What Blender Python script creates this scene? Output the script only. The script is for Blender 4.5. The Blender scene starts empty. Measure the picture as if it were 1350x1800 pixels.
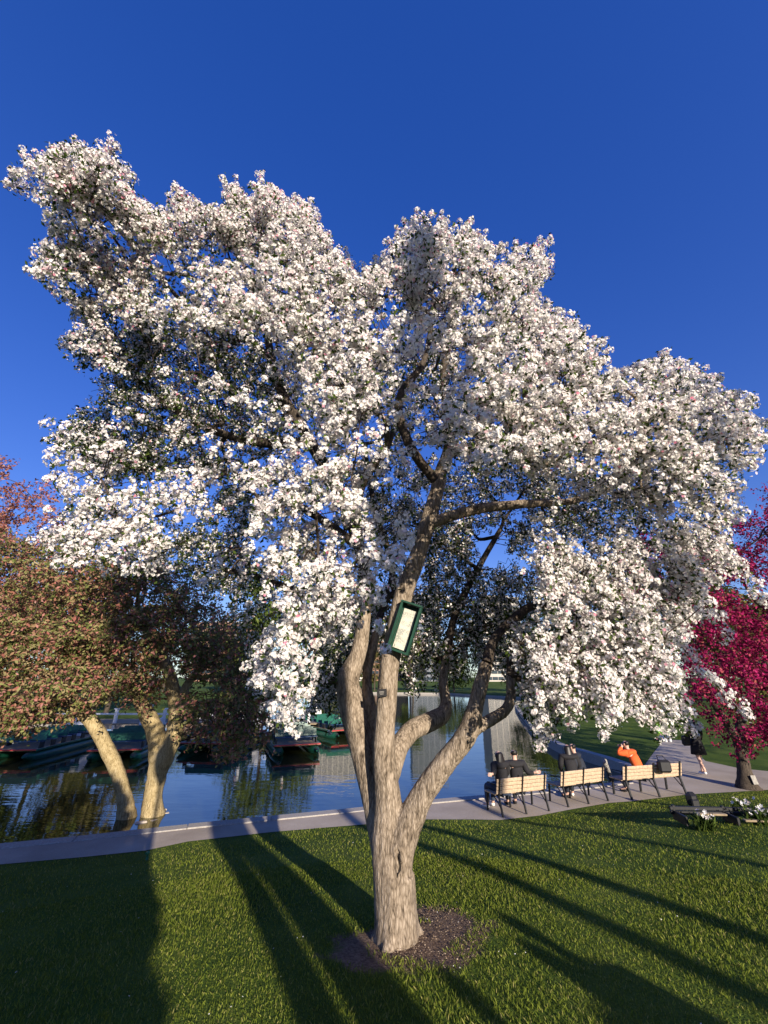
import bpy, bmesh, math, random
import numpy as np
from mathutils import Vector, Matrix, noise
from mathutils.geometry import delaunay_2d_cdt

random.seed(7)
rng = np.random.default_rng(11)
S = bpy.context.scene
COL = S.collection
R = math.radians

# ------------------------------------------------------------------ camera
FPX, PITCH, CAMZ = 730.0, R(21.5), 3.0          # focal length in photo pixels (1350 wide)
cam = bpy.data.cameras.new('camera')
camo = bpy.data.objects.new('camera', cam)
COL.objects.link(camo)
cam.sensor_fit = 'HORIZONTAL'; cam.sensor_width = 36; cam.lens = FPX / 1350 * 36
cam.clip_start = .05; cam.clip_end = 3000
camo.location = (0, 0, CAMZ); camo.rotation_euler = (R(90) + PITCH, 0, 0)
S.camera = camo

# ------------------------------------------------------------------ sky, sun, exposure
SUN_AZ, SUN_EL = R(155.3), R(15.5)               # clockwise from +Y
w = bpy.data.worlds.new('World'); S.world = w; w.use_nodes = True
nt = w.node_tree
sk = nt.nodes.new('ShaderNodeTexSky'); sk.sky_type = 'NISHITA'; sk.sun_disc = False
sk.sun_elevation = SUN_EL; sk.sun_rotation = SUN_AZ
sk.air_density = 1.0; sk.dust_density = .2; sk.ozone_density = 5.5; sk.altitude = 0
hs = nt.nodes.new('ShaderNodeHueSaturation'); hs.inputs['Saturation'].default_value = 1.19; hs.inputs['Hue'].default_value = .535; hs.inputs['Value'].default_value = 1.12
bgn = nt.nodes['Background']; bgn.inputs[1].default_value = .15
gm = nt.nodes.new('ShaderNodeGamma'); gm.inputs[1].default_value = .68
nt.links.new(sk.outputs[0], hs.inputs['Color']); nt.links.new(hs.outputs[0], gm.inputs[0]); nt.links.new(gm.outputs[0], bgn.inputs[0])
sd = Vector((math.sin(SUN_AZ) * math.cos(SUN_EL), math.cos(SUN_AZ) * math.cos(SUN_EL), math.sin(SUN_EL)))
sun = bpy.data.lights.new('sun', 'SUN'); suno = bpy.data.objects.new('sun', sun); COL.objects.link(suno)
sun.energy = 4.3; sun.angle = R(.5); sun.color = (1, .89, .74)
suno.rotation_euler = sd.to_track_quat('Z', 'Y').to_euler(); suno.location = sd * 60
S.view_settings.view_transform = 'Standard'; S.view_settings.look = 'None'
S.view_settings.exposure = 0.9; S.view_settings.gamma = 1
S.cycles.use_denoising = True
S.cycles.max_bounces = 6; S.cycles.diffuse_bounces = 3; S.cycles.transmission_bounces = 3
SH = Vector((-math.sin(SUN_AZ), -math.cos(SUN_AZ), 0))      # the way shadows fall on level ground

# ------------------------------------------------------------------ photo pixels to places
CP, SP = math.cos(PITCH), math.sin(PITCH)
def ray(px, py):
    x = (px - 675) / FPX; y = (900 - py) / FPX
    return Vector((x, CP - y * SP, SP + y * CP))
def P(px, py, fwd):
    d = ray(px, py); return Vector((0, 0, CAMZ)) + d * (fwd / d.y)
def G(px, py, z=0.0):
    d = ray(px, py); return Vector((0, 0, CAMZ)) + d * ((z - CAMZ) / d.z)
def proj(p):
    q = np.asarray(p, float) - np.array((0, 0, CAMZ))
    dep = q[..., 1] * CP + q[..., 2] * SP
    up = -q[..., 1] * SP + q[..., 2] * CP
    return 675 + FPX * q[..., 0] / dep, 900 - FPX * up / dep
def inpoly(px, py, poly):
    px = np.asarray(px, float); py = np.asarray(py, float); c = np.zeros(px.shape, bool)
    n = len(poly)
    for i in range(n):
        x0, y0 = poly[i][0], poly[i][1]; x1, y1 = poly[(i + 1) % n][0], poly[(i + 1) % n][1]
        if y0 == y1: continue
        t = (y0 > py) != (y1 > py)
        c ^= t & (px < (x1 - x0) * (py - y0) / (y1 - y0) + x0)
    return c

# ------------------------------------------------------------------ object helpers
def tag(o, label=None, cat=None, group=None, kind=None):
    if label: o['label'] = label
    if cat: o['category'] = cat
    if group: o['group'] = group
    if kind: o['kind'] = kind
    return o
def link(name, me, mat=None, parent=None):
    o = bpy.data.objects.new(name, me); COL.objects.link(o)
    if mat is not None: me.materials.append(mat)
    if parent is not None:
        o.parent = parent
    return o
def empty(name, loc=(0, 0, 0), rz=0.0):
    o = bpy.data.objects.new(name, None); COL.objects.link(o)
    o.location = loc; o.rotation_euler = (0, 0, rz); o.empty_display_size = .2
    return o
def np_mesh(name, V, F, smooth=False):
    V = np.asarray(V, np.float32).reshape(-1, 3); F = np.asarray(F, np.int32)
    k = F.shape[1]; me = bpy.data.meshes.new(name)
    me.vertices.add(len(V)); me.vertices.foreach_set('co', V.ravel())
    me.loops.add(F.size); me.loops.foreach_set('vertex_index', F.ravel())
    me.polygons.add(len(F)); me.polygons.foreach_set('loop_start', np.arange(0, F.size, k, dtype=np.int32))
    if smooth: me.polygons.foreach_set('use_smooth', np.ones(len(F), bool))
    me.update(calc_edges=True)
    return me
def bm_mesh(name, bm, smooth=False):
    bmesh.ops.recalc_face_normals(bm, faces=bm.faces)
    me = bpy.data.meshes.new(name); bm.to_mesh(me); bm.free()
    if smooth:
        me.polygons.foreach_set('use_smooth', np.ones(len(me.polygons), bool))
    return me
def add_box(bm, c, size, rot=None, bevel=0):
    vs = bmesh.ops.create_cube(bm, size=1)['verts']
    for v in vs:
        v.co = Vector((v.co.x * size[0], v.co.y * size[1], v.co.z * size[2]))
    if bevel:
        es = list({e for v in vs for e in v.link_edges})
        r = bmesh.ops.bevel(bm, geom=es, offset=bevel, segments=1, affect='EDGES')
        vs = r['verts']
    for v in vs:
        if rot is not None: v.co = rot @ v.co
        v.co += Vector(c)
def box_mesh(name, size, bevel=0, c=(0, 0, 0), rot=None):
    bm = bmesh.new(); add_box(bm, c, size, rot, bevel); return bm_mesh(name, bm)
class Tubes:
    """tapered tubes gathered into one mesh"""
    def __init__(s): s.V = []; s.F = []; s.n = 0
    def add(s, pts, rad, sides=5, cap=True, wob=0.0):
        pts = np.asarray([tuple(p) for p in pts], float); n = len(pts)
        rad = np.asarray(rad, float) * np.ones(n)
        t = np.gradient(pts, axis=0); t /= np.linalg.norm(t, axis=1)[:, None] + 1e-9
        a = np.array((0, 0, 1.)) if abs(t[0, 2]) < .9 else np.array((1., 0, 0))
        u = np.cross(a, t[0]); u /= np.linalg.norm(u)
        ang = np.arange(sides) * 2 * math.pi / sides
        for i in range(n):
            u = u - t[i] * u.dot(t[i]); u /= np.linalg.norm(u) + 1e-9
            v = np.cross(t[i], u)
            rr = rad[i] * (1 + wob * (rng.random(sides) - .5))
            s.V.append(pts[i] + np.outer(np.cos(ang) * rr, u) + np.outer(np.sin(ang) * rr, v))
        b = s.n; j = np.arange(sides); k = (j + 1) % sides
        for i in range(n - 1):
            o = b + i * sides
            s.F.append(np.stack([o + j, o + k, o + sides + k, o + sides + j], 1))
        s.n += n * sides
        if cap:
            for e, base in ((0, b), (n - 1, b + (n - 1) * sides)):
                s.V.append(pts[e][None, :]); c = s.n; s.n += 1
                s.F.append(np.stack([base + j, base + k, np.full(sides, c), np.full(sides, c)], 1)[:, :3][:, [0, 1, 2, 2]])
    def mesh(s, name, smooth=True):
        V = np.concatenate(s.V); F = np.concatenate(s.F)
        tri = F[:, 2] == F[:, 3]
        T = np.concatenate([F[tri][:, :3], F[~tri][:, [0, 1, 2]], F[~tri][:, [0, 2, 3]]])
        return np_mesh(name, V, T, smooth)
def smooth_path(pts, n):
    """Catmull-Rom through points with extra columns (radius)"""
    p = np.asarray(pts, float); q = np.vstack([2 * p[0] - p[1], p, 2 * p[-1] - p[-2]]); out = []
    for i in range(1, len(q) - 2):
        for t in np.linspace(0, 1, n, endpoint=False):
            a, b, c, d = q[i - 1], q[i], q[i + 1], q[i + 2]
            out.append(.5 * (2 * b + (c - a) * t + (2 * a - 5 * b + 4 * c - d) * t * t + (3 * b - a - 3 * c + d) * t ** 3))
    out.append(q[-2]); return np.array(out)
def evaluated(me, mods):
    """apply modifiers (name, type, settings) to mesh data and hand back new mesh data"""
    o = bpy.data.objects.new('temporary', me); COL.objects.link(o)
    for ty, st in mods:
        m = o.modifiers.new(ty, ty)
        for k, v in st.items(): setattr(m, k, v)
    dg = bpy.context.evaluated_depsgraph_get(); dg.update()
    out = bpy.data.meshes.new_from_object(o.evaluated_get(dg))
    bpy.data.objects.remove(o, do_unlink=True)
    return out
def skin(name, verts, edges, radii, sub=2):
    me = bpy.data.meshes.new(name); me.from_pydata([tuple(v) for v in verts], edges, [])
    o = bpy.data.objects.new('temporary', me); COL.objects.link(o)
    m = o.modifiers.new('s', 'SKIN'); m.use_smooth_shade = True
    d = me.skin_vertices[0].data
    for i, r in enumerate(radii):
        d[i].radius = r if isinstance(r, tuple) else (r, r); d[i].use_root = (i == 0)
    m2 = o.modifiers.new('u', 'SUBSURF'); m2.levels = sub; m2.render_levels = sub
    dg = bpy.context.evaluated_depsgraph_get(); dg.update()
    out = bpy.data.meshes.new_from_object(o.evaluated_get(dg)); out.name = name
    bpy.data.objects.remove(o, do_unlink=True)
    return out
def copy_tree(o, parent=None):
    c = o.copy(); COL.objects.link(c); c.parent = parent
    for ch in o.children: copy_tree(ch, c)
    return c

# ------------------------------------------------------------------ materials
def mat(name):
    m = bpy.data.materials.new(name); m.use_nodes = True
    n = m.node_tree; b = n.nodes['Principled BSDF']
    return m, n, b
def N(n, ty, **kw):
    x = n.nodes.new(ty)
    for k, v in kw.items(): setattr(x, k, v)
    return x
def ramp(n, src, stops):
    r = N(n, 'ShaderNodeValToRGB'); e = r.color_ramp.elements
    while len(e) < len(stops): e.new(.5)
    for i, (p, c) in enumerate(stops):
        e[i].position = p; e[i].color = (*c, 1)
    n.links.new(src, r.inputs[0]); return r.outputs[0]
def tex(n, ty, scale, vec=None, stretch=None, detail=4.0, rough=.55):
    t = N(n, ty); t.inputs['Scale'].default_value = scale
    if ty == 'ShaderNodeTexNoise':
        t.inputs['Detail'].default_value = detail; t.inputs['Roughness'].default_value = rough
    if vec is None:
        g = N(n, 'ShaderNodeNewGeometry'); vec = g.outputs['Position']
    if stretch:
        mp = N(n, 'ShaderNodeMapping'); mp.inputs['Scale'].default_value = stretch
        n.links.new(vec, mp.inputs['Vector']); vec = mp.outputs[0]
    n.links.new(vec, t.inputs['Vector']); return t
def bump(n, b, h, strength, dist=.02):
    bp = N(n, 'ShaderNodeBump'); bp.inputs['Strength'].default_value = strength; bp.inputs['Distance'].default_value = dist
    n.links.new(h, bp.inputs['Height']); n.links.new(bp.outputs[0], b.inputs['Normal']); return bp
def plain(name, c, rough=.6, var=.25, scale=14, metal=0, bmp=.0, spec=.4):
    m, n, b = mat(name)
    t = tex(n, 'ShaderNodeTexNoise', scale)
    lo = tuple(x * (1 - var) for x in c); hi = tuple(min(1, x * (1 + var)) for x in c)
    n.links.new(ramp(n, t.outputs[0], [(.3, lo), (.7, hi)]), b.inputs['Base Color'])
    b.inputs['Roughness'].default_value = rough; b.inputs['Metallic'].default_value = metal
    b.inputs['Specular IOR Level'].default_value = spec
    if bmp: bump(n, b, t.outputs[0], bmp, .01)
    return m
def petal(name, stops, transl=.25, rough=.7):
    """thin petals or leaves: colour varies from one petal cluster to the next, a little light passes through"""
    m, n, b = mat(name)
    g = N(n, 'ShaderNodeNewGeometry')
    c = ramp(n, g.outputs['Random Per Island'], stops)
    d = N(n, 'ShaderNodeBsdfDiffuse'); t = N(n, 'ShaderNodeBsdfTranslucent'); mx = N(n, 'ShaderNodeMixShader')
    n.links.new(c, d.inputs[0]); n.links.new(c, t.inputs[0]); mx.inputs[0].default_value = transl
    n.links.new(d.outputs[0], mx.inputs[1]); n.links.new(t.outputs[0], mx.inputs[2])
    n.links.new(mx.outputs[0], n.nodes['Material Output'].inputs['Surface'])
    n.nodes.remove(b); return m
def bark(name, lo, mid, hi, sc=1.0, strength=1.0):
    m, n, b = mat(name)
    a = tex(n, 'ShaderNodeTexNoise', 30 * sc, stretch=(1, 1, .20), detail=8, rough=.72)
    v = tex(n, 'ShaderNodeTexVoronoi', 46 * sc, stretch=(1, 1, .30)); v.feature = 'DISTANCE_TO_EDGE'
    p = tex(n, 'ShaderNodeTexNoise', 3.2 * sc, detail=3)
    mul = N(n, 'ShaderNodeMath', operation='MULTIPLY_ADD'); n.links.new(v.outputs['Distance'], mul.inputs[0])
    mul.inputs[1].default_value = .5; n.links.new(a.outputs[0], mul.inputs[2])
    sub = N(n, 'ShaderNodeMath', operation='MULTIPLY_ADD'); n.links.new(p.outputs[0], sub.inputs[0])
    sub.inputs[1].default_value = .35; n.links.new(mul.outputs[0], sub.inputs[2])
    n.links.new(ramp(n, sub.outputs[0], [(.52, lo), (.71, mid), (.94, hi)]), b.inputs['Base Color'])
    b.inputs['Roughness'].default_value = .92; b.inputs['Specular IOR Level'].default_value = .15
    bump(n, b, mul.outputs[0], strength * .6, .03)
    return m

M = {}
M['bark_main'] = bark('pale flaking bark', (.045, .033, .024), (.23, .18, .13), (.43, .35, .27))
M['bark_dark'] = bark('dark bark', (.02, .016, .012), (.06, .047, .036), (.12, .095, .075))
M['bark_tan'] = bark('tan bark', (.10, .075, .035), (.34, .26, .13), (.52, .42, .25))
M['twig'] = plain('twig', (.06, .042, .03), .9, .4, 30)
M['petal_white'] = petal('white petals', [(0, (.80, .66, .67)), (.2, (.83, .77, .74)), (.6, (.84, .81, .755)), (1, (.88, .85, .79))], .18)
M['petal_bud'] = petal('pink buds', [(0, (.62, .16, .25)), (.5, (.75, .38, .45)), (1, (.85, .60, .63))], .2)
M['petal_magenta'] = petal('magenta petals', [(0, (.13, .006, .03)), (.4, (.27, .014, .075)), (.8, (.40, .03, .13)), (1, (.36, .10, .08))], .15)
M['leaf'] = petal('leaf', [(0, (.03, .05, .012)), (.5, (.055, .085, .02)), (1, (.10, .14, .03))], .25)
M['leaf_bud'] = petal('budding leaf', [(0, (.09, .11, .03)), (.3, (.19, .21, .065)), (.5, (.31, .28, .13)), (.66, (.32, .19, .11)), (.85, (.36, .13, .105)), (1, (.44, .22, .19))], .22)
M['leaf_red'] = petal('reddish leaf', [(0, (.18, .06, .05)), (.5, (.34, .13, .10)), (.8, (.40, .20, .13)), (1, (.52, .30, .26))], .25)
M['leaf_far'] = petal('spring leaf', [(0, (.05, .075, .015)), (.5, (.09, .13, .03)), (1, (.16, .19, .05))], .25)
M['leaf_olive'] = petal('olive leaf', [(0, (.07, .06, .02)), (.5, (.12, .11, .035)), (1, (.19, .17, .06))], .25)
M['iron'] = plain('black iron', (.012, .012, .013), .5, .3, 30)
M['wood'] = plain('weathered bench wood', (.52, .38, .25), .75, .28, 22, bmp=.3)
M['skin'] = plain('skin', (.58, .36, .27), .55, .08)
M['hair'] = plain('dark hair', (.012, .009, .008), .45, .3)
M['black'] = plain('black cloth', (.016, .015, .017), .85, .25, 40)
M['navy'] = plain('navy cloth', (.02, .024, .035), .85, .25, 40)
M['denim'] = plain('denim', (.04, .055, .09), .85, .25, 40)
M['orange'] = plain('orange knit', (.72, .12, .025), .85, .18, 40)
M['lime'] = plain('lime cloth', (.25, .55, .08), .8, .15, 40)
M['white_cloth'] = plain('white cloth', (.78, .76, .73), .7, .05)
M['box_green'] = plain('dark green painted wood', (.012, .055, .035), .45, .25, 20)
M['hull'] = plain('green hull paint', (.012, .09, .055), .35, .25, 8)
M['red'] = plain('red paint', (.38, .03, .035), .45, .2, 8)
M['blue_paint'] = plain('dark blue paint', (.02, .05, .11), .4, .2, 8)
M['white_paint'] = plain('white paint', (.78, .77, .74), .5, .06, 6)
M['granite'] = plain('granite kerb', (.36, .33, .29), .8, .25, 30, bmp=.3)
M['stone'] = plain('pale stone', (.55, .47, .38), .85, .25, 9, bmp=.4)
M['dock'] = plain('dock boards', (.30, .23, .14), .85, .3, 9)
M['hose_green'] = plain('green plastic', (.02, .16, .07), .4, .2)
M['bag'] = plain('black bag', (.012, .012, .014), .5, .2)
M['post'] = plain('grey weathered post', (.30, .28, .25), .9, .3, 12, bmp=.4)

# paper sheet with faint rows of print
m, n, b = mat('notice paper')
tc = N(n, 'ShaderNodeTexCoord')
ns = tex(n, 'ShaderNodeTexNoise', 1, tc.outputs['Object'], (140, 1, 60), 2)
blk = tex(n, 'ShaderNodeTexNoise', 1, tc.outputs['Object'], (9, 1, 14), 2)
mu = N(n, 'ShaderNodeMath', operation='MULTIPLY'); n.links.new(ns.outputs[0], mu.inputs[0]); n.links.new(blk.outputs[0], mu.inputs[1])
n.links.new(ramp(n, mu.outputs[0], [(.22, (.62, .60, .50)), (.34, (.30, .30, .27))]), b.inputs['Base Color'])
b.inputs['Roughness'].default_value = .7; M['paper'] = m

# water
m, n, b = mat('lagoon water')
b.inputs['Base Color'].default_value = (.022, .028, .010, 1); b.inputs['Roughness'].default_value = .03
b.inputs['IOR'].default_value = 1.40; b.inputs['Specular IOR Level'].default_value = .9
a = tex(n, 'ShaderNodeTexNoise', 1, None, (1.6, 4.2, 1), 3, .5); a2 = tex(n, 'ShaderNodeTexNoise', 1, None, (.5, 1.3, 1), 3, .6)
ad = N(n, 'ShaderNodeMath', operation='MULTIPLY_ADD'); n.links.new(a.outputs[0], ad.inputs[0]); ad.inputs[1].default_value = .35
n.links.new(a2.outputs[0], ad.inputs[2]); bump(n, b, ad.outputs[0], .11, .06); M['water'] = m

# concrete path
m, n, b = mat('path concrete')
a = tex(n, 'ShaderNodeTexNoise', .9, detail=6); a2 = tex(n, 'ShaderNodeTexNoise', 60, detail=3)
mx = N(n, 'ShaderNodeMath', operation='MULTIPLY_ADD'); n.links.new(a2.outputs[0], mx.inputs[0]); mx.inputs[1].default_value = .5; n.links.new(a.outputs[0], mx.inputs[2])
n.links.new(ramp(n, mx.outputs[0], [(.45, (.30, .25, .195)), (.8, (.42, .355, .285)), (1, (.48, .415, .34))]), b.inputs['Base Color'])
b.inputs['Roughness'].default_value = .9; b.inputs['Specular IOR Level'].default_value = .2; bump(n, b, a2.outputs[0], .3, .006); M['path'] = m

# ------------------------------------------------------------------ plan of the place (Z = 0 is the path)
def GP(l): return [G(*q).xy for q in l]
near_edge = [Vector((-30, 6.0)), Vector((-16, 7.6))] + GP([(-60, 1526), (60, 1515), (150, 1507), (255, 1496), (330, 1480), (480, 1463), (650, 1449), (740, 1441), (830, 1441), (880, 1442),
             (950, 1434), (1000, 1424), (1070, 1412), (1110, 1409), (1210, 1397), (1350, 1389)]) + [Vector((16, 14.6)), Vector((30, 14.2)), Vector((60, 14))]
water_edge = [Vector((-30, 8.2)), Vector((-16, 9.7))] + GP([(-60, 1494), (60, 1482), (150, 1473), (255, 1461), (400, 1446), (560, 1431), (690, 1416), (780, 1407), (880, 1399), (960, 1391),
              (1040, 1384), (1080, 1380), (1110, 1374)])
right_bank = GP([(1126, 1364), (1127, 1354), (1108, 1343), (1060, 1331), (1030, 1322), (1000, 1315), (978, 1305), (964, 1296), (950, 1284), (938, 1275), (925, 1262), (915, 1250), (908, 1240)])
far_bank = [Vector((22, 66)), Vector((12, 84)), Vector((-6, 90)), Vector((-13, 84)), Vector((-15, 60)), Vector((-13, 42)), Vector((-16, 34)), Vector((-34, 32)), Vector((-60, 24)), Vector((-55, 9))]
lagoon = water_edge + right_bank + far_bank
path_far = GP([(1150, 1322), (1168, 1300), (1205, 1302), (1240, 1338), (1300, 1351), (1360, 1357)]) + [Vector((19, 17.2)), Vector((30, 17)), Vector((60, 17))]
path_poly = near_edge + list(reversed(path_far)) + list(reversed(water_edge + right_bank[:2]))
NE = np.array([tuple(v) for v in near_edge])
def lawn_s(x, y):
    """distance from the path's near edge, on the lawn side"""
    x = np.asarray(x, float); y = np.asarray(y, float); best = np.full(x.shape, 1e9)
    for i in range(len(NE) - 1):
        a, b_ = NE[i], NE[i + 1]; d = b_ - a; L2 = d @ d
        t = np.clip(((x - a[0]) * d[0] + (y - a[1]) * d[1]) / L2, 0, 1)
        best = np.minimum(best, np.hypot(x - a[0] - t * d[0], y - a[1] - t * d[1]))
    ye = np.interp(x, NE[:, 0], NE[:, 1])
    return np.where(y < ye, best, -best)
def lawn_h(x, y):
    s = np.maximum(lawn_s(x, y), 0)
    return 1.2 * (1 - np.exp(-(s / 5.5) ** 1.2)) + .012 * np.sin(x * 1.7 + y) * np.clip(s, 0, 1)
def lawn_hit(px, py):
    d = ray(px, py); t = .5
    for _ in range(4000):
        p = Vector((0, 0, CAMZ)) + d * t
        if p.z <= float(lawn_h(p.x, p.y)): return p
        t += .01
    return p
TREE = lawn_hit(698, 1664)
MULCH = lawn_hit(757, 1640)

# grass + soil ground material
m, n, b = mat('lawn ground')
pos = N(n, 'ShaderNodeNewGeometry').outputs['Position']
a = tex(n, 'ShaderNodeTexNoise', .8, pos, detail=4); a2 = tex(n, 'ShaderNodeTexNoise', 55, pos, detail=3)
ad = N(n, 'ShaderNodeMath', operation='MULTIPLY_ADD'); n.links.new(a2.outputs[0], ad.inputs[0]); ad.inputs[1].default_value = .6; n.links.new(a.outputs[0], ad.inputs[2])
gcol = ramp(n, ad.outputs[0], [(.5, (.035, .065, .010)), (.8, (.075, .12, .017)), (1.05, (.12, .155, .028))])
soil = ramp(n, tex(n, 'ShaderNodeTexNoise', 38, pos, detail=6, rough=.7).outputs[0], [(.3, (.07, .045, .03)), (.55, (.20, .14, .10)), (.75, (.33, .25, .185))])
wob = tex(n, 'ShaderNodeTexNoise', 4.5, pos, detail=4)
def blob(c, sx, sy):
    mp = N(n, 'ShaderNodeMapping'); mp.inputs['Location'].default_value = (-c[0] / sx, -c[1] / sy, 0); mp.inputs['Scale'].default_value = (1 / sx, 1 / sy, 0)
    n.links.new(pos, mp.inputs['Vector']); l = N(n, 'ShaderNodeVectorMath', operation='LENGTH'); n.links.new(mp.outputs[0], l.inputs[0]); return l.outputs['Value']
MB = [((MULCH.x + .02, MULCH.y + .0), .52, .62), ((TREE.x - .08, TREE.y), .50, .40)]
mn = N(n, 'ShaderNodeMath', operation='MINIMUM'); n.links.new(blob(*MB[0]), mn.inputs[0]); n.links.new(blob(*MB[1]), mn.inputs[1])
ws = N(n, 'ShaderNodeMath', operation='MULTIPLY_ADD'); n.links.new(wob.outputs[0], ws.inputs[0]); ws.inputs[1].default_value = 1.3; n.links.new(mn.outputs[0], ws.inputs[2])
mk = N(n, 'ShaderNodeMapRange'); n.links.new(ws.outputs[0], mk.inputs[0])
for i, v in enumerate((1.55, 1.8, 1.0, 0.0)): mk.inputs[1 + i].default_value = v
mixc = N(n, 'ShaderNodeMix', data_type='RGBA'); n.links.new(mk.outputs[0], mixc.inputs[0]); n.links.new(gcol, mixc.inputs[6]); n.links.new(soil, mixc.inputs[7])
n.links.new(mixc.outputs[2], b.inputs['Base Color']); b.inputs['Roughness'].default_value = .95; b.inputs['Specular IOR Level'].default_value = .1
bump(n, b, a2.outputs[0], .8, .03); M['ground'] = m

# ------------------------------------------------------------------ ground, water, path, kerbs
def resample(poly, step, closed=False):
    p = [Vector(q) for q in poly]; out = []
    if closed: p.append(p[0])
    for a_, b_ in zip(p, p[1:]):
        k = max(1, int((b_ - a_).length / step))
        out += [a_.lerp(b_, i / k) for i in range(k)]
    if not closed: out.append(p[-1])
    return out
pts = [Vector((-400, -300)), Vector((400, -300)), Vector((400, 600)), Vector((-400, 600))]
lag = resample(lagoon, 1.2, True); k0 = len(pts); pts += lag
edges = [(0, 1), (1, 2), (2, 3), (3, 0)] + [(k0 + i, k0 + (i + 1) % len(lag)) for i in range(len(lag))]
ne_s = resample(near_edge, .5); k1 = len(pts); pts += ne_s
edges += [(k1 + i, k1 + i + 1) for i in range(len(ne_s) - 1)]
gx, gy = np.meshgrid(np.arange(-22, 26, .45), np.arange(-30, 16.5, .45))
g = np.stack([gx.ravel(), gy.ravel()], 1); g = g[~inpoly(g[:, 0], g[:, 1], [tuple(v) for v in lagoon])]
g = g[lawn_s(g[:, 0], g[:, 1]) > .1]
gx, gy = np.meshgrid(np.arange(-120, 121, 12.), np.arange(-100, 161, 12.)); g2 = np.stack([gx.ravel(), gy.ravel()], 1)
g2 = g2[~inpoly(g2[:, 0], g2[:, 1], [tuple(v) for v in lagoon])]
pts += [Vector(q) for q in g] + [Vector(q) for q in g2]
ov, oe, of = delaunay_2d_cdt(pts, edges, [], 0, 1e-4)[:3]
V2 = np.array([tuple(v) for v in ov]); T = np.array([f for f in of if len(f) == 3])
cen = V2[T].mean(1); T = T[~inpoly(cen[:, 0], cen[:, 1], [tuple(v) for v in lagoon])]
V3 = np.column_stack([V2, lawn_h(V2[:, 0], V2[:, 1])])
ground = link('ground', np_mesh('ground', V3, T, True), M['ground']); tag(ground, kind='structure')
# bank walls under the lagoon rim
bw = np.array([tuple(v) for v in lag]); nB = len(bw)
BV = np.vstack([np.column_stack([bw, np.zeros(nB)]), np.column_stack([bw, np.full(nB, -1.2)])])
i = np.arange(nB); j = (i + 1) % nB
bank = link('lagoon_bank', np_mesh('bank', BV, np.stack([i, j, j + nB, i + nB], 1)), M['granite']); tag(bank, kind='structure')
water = link('lagoon_water', np_mesh('water', [(-90, 4, -.30), (40, 4, -.30), (40, 98, -.30), (-90, 98, -.30)], [(0, 1, 2, 3)]), M['water']); tag(water, kind='structure')
bed = link('lagoon_bed', np_mesh('bed', [(-92, 2, -1.2), (42, 2, -1.2), (42, 100, -1.2), (-92, 100, -1.2)], [(0, 1, 2, 3)]), M['dock']); tag(bed, kind='structure')
pp = resample(path_poly, 1.0, True)
ov, oe, of = delaunay_2d_cdt(pp, [(i, (i + 1) % len(pp)) for i in range(len(pp))], [], 1, 1e-4)[:3]
path = link('path', np_mesh('path', [(v.x, v.y, .008) for v in ov], [f for f in of if len(f) == 3]), M['path']); tag(path, kind='structure')
def kerb(line, length, width, top, owner, inward):
    rs = resample(line, .15); acc = [rs[0]]; L = 0; k = 0
    for a_, b_ in zip(rs, rs[1:]):
        L += (b_ - a_).length
        if L >= length * (.8 + .4 * ((k * 37) % 10) / 10): acc.append(b_); L = 0; k += 1
    for a_, b_ in zip(acc, acc[1:]):
        d = b_ - a_; mid = (a_ + b_) / 2; nrm = Vector((-d.y, d.x)).normalized() * inward
        c = mid + nrm * (width * .5 - .10)
        me = box_mesh('kerb_stone', (d.length - .012, width, .75), .012)
        o = link('kerb_stone', me, M['granite'], owner)
        o.location = (c.x, c.y, top - .375 + random.uniform(-.006, .006)); o.rotation_euler = (0, 0, math.atan2(d.y, d.x) + random.uniform(-.004, .004))
kerb(water_edge, 1.7, .30, .03, path, -1)
kerb(right_bank, 1.5, .34, .06, ground, 1)
# ------------------------------------------------------------------ grass blades, petals and chips on the lawn
def mulch_mask(x, y):
    d = np.minimum(*[np.hypot((x - c[0]) / sx, (y - c[1]) / sy) for c, sx, sy in MB])
    return d
def blades(nb, r0, r1, hgt, wid):
    r = rng.uniform(r0, r1, nb); th = rng.uniform(-1.0, 1.0, nb)
    x, y = r * np.sin(th), r * np.cos(th)
    s_ = lawn_s(x, y); ok = (s_ > .03 + .05 * rng.random(nb)) & (mulch_mask(x, y) + .35 * np.sin(x * 9 + 2 * np.sin(y * 7)) > .55 + .45 * rng.random(nb))
    x, y, r, s_ = x[ok], y[ok], r[ok], s_[ok]; nb = len(x); z = lawn_h(x, y) - .004
    base = np.column_stack([x, y, z]); a = rng.uniform(0, 2 * math.pi, nb); sc = .6 + .8 * rng.random(nb)
    patch = .75 + .5 * (np.sin(x * 2.1 + 1.3 * np.sin(y * 1.7)) * .5 + .5)
    h = hgt * sc * patch; wd = wid * (.7 + .3 * r / r0)
    side = np.column_stack([np.cos(a), np.sin(a), np.zeros(nb)]) * (wd / 2)[:, None]
    b2 = rng.uniform(0, 2 * math.pi, nb); lean = np.column_stack([np.cos(b2), np.sin(b2), np.zeros(nb)]) * (h * rng.uniform(.1, .9, nb))[:, None]
    up = np.column_stack([np.zeros(nb), np.zeros(nb), h])
    V = np.stack([base - side, base + side, base + up * .6 + lean * .35 + side * .6, base + up + lean], 1).reshape(-1, 3)
    i = np.arange(nb) * 4
    return V, np.concatenate([np.stack([i, i + 1, i + 2], 1), np.stack([i, i + 2, i + 3], 1)])
M['grass'] = petal('grass', [(0, (.10, .14, .018)), (.5, (.19, .235, .033)), (.85, (.25, .285, .05)), (1, (.38, .34, .12))], .4)
Vg, Fg = blades(165000, 1.6, 7.5, .025, .0042); Vh, Fh = blades(100000, 6.5, 17, .028, .010)
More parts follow.
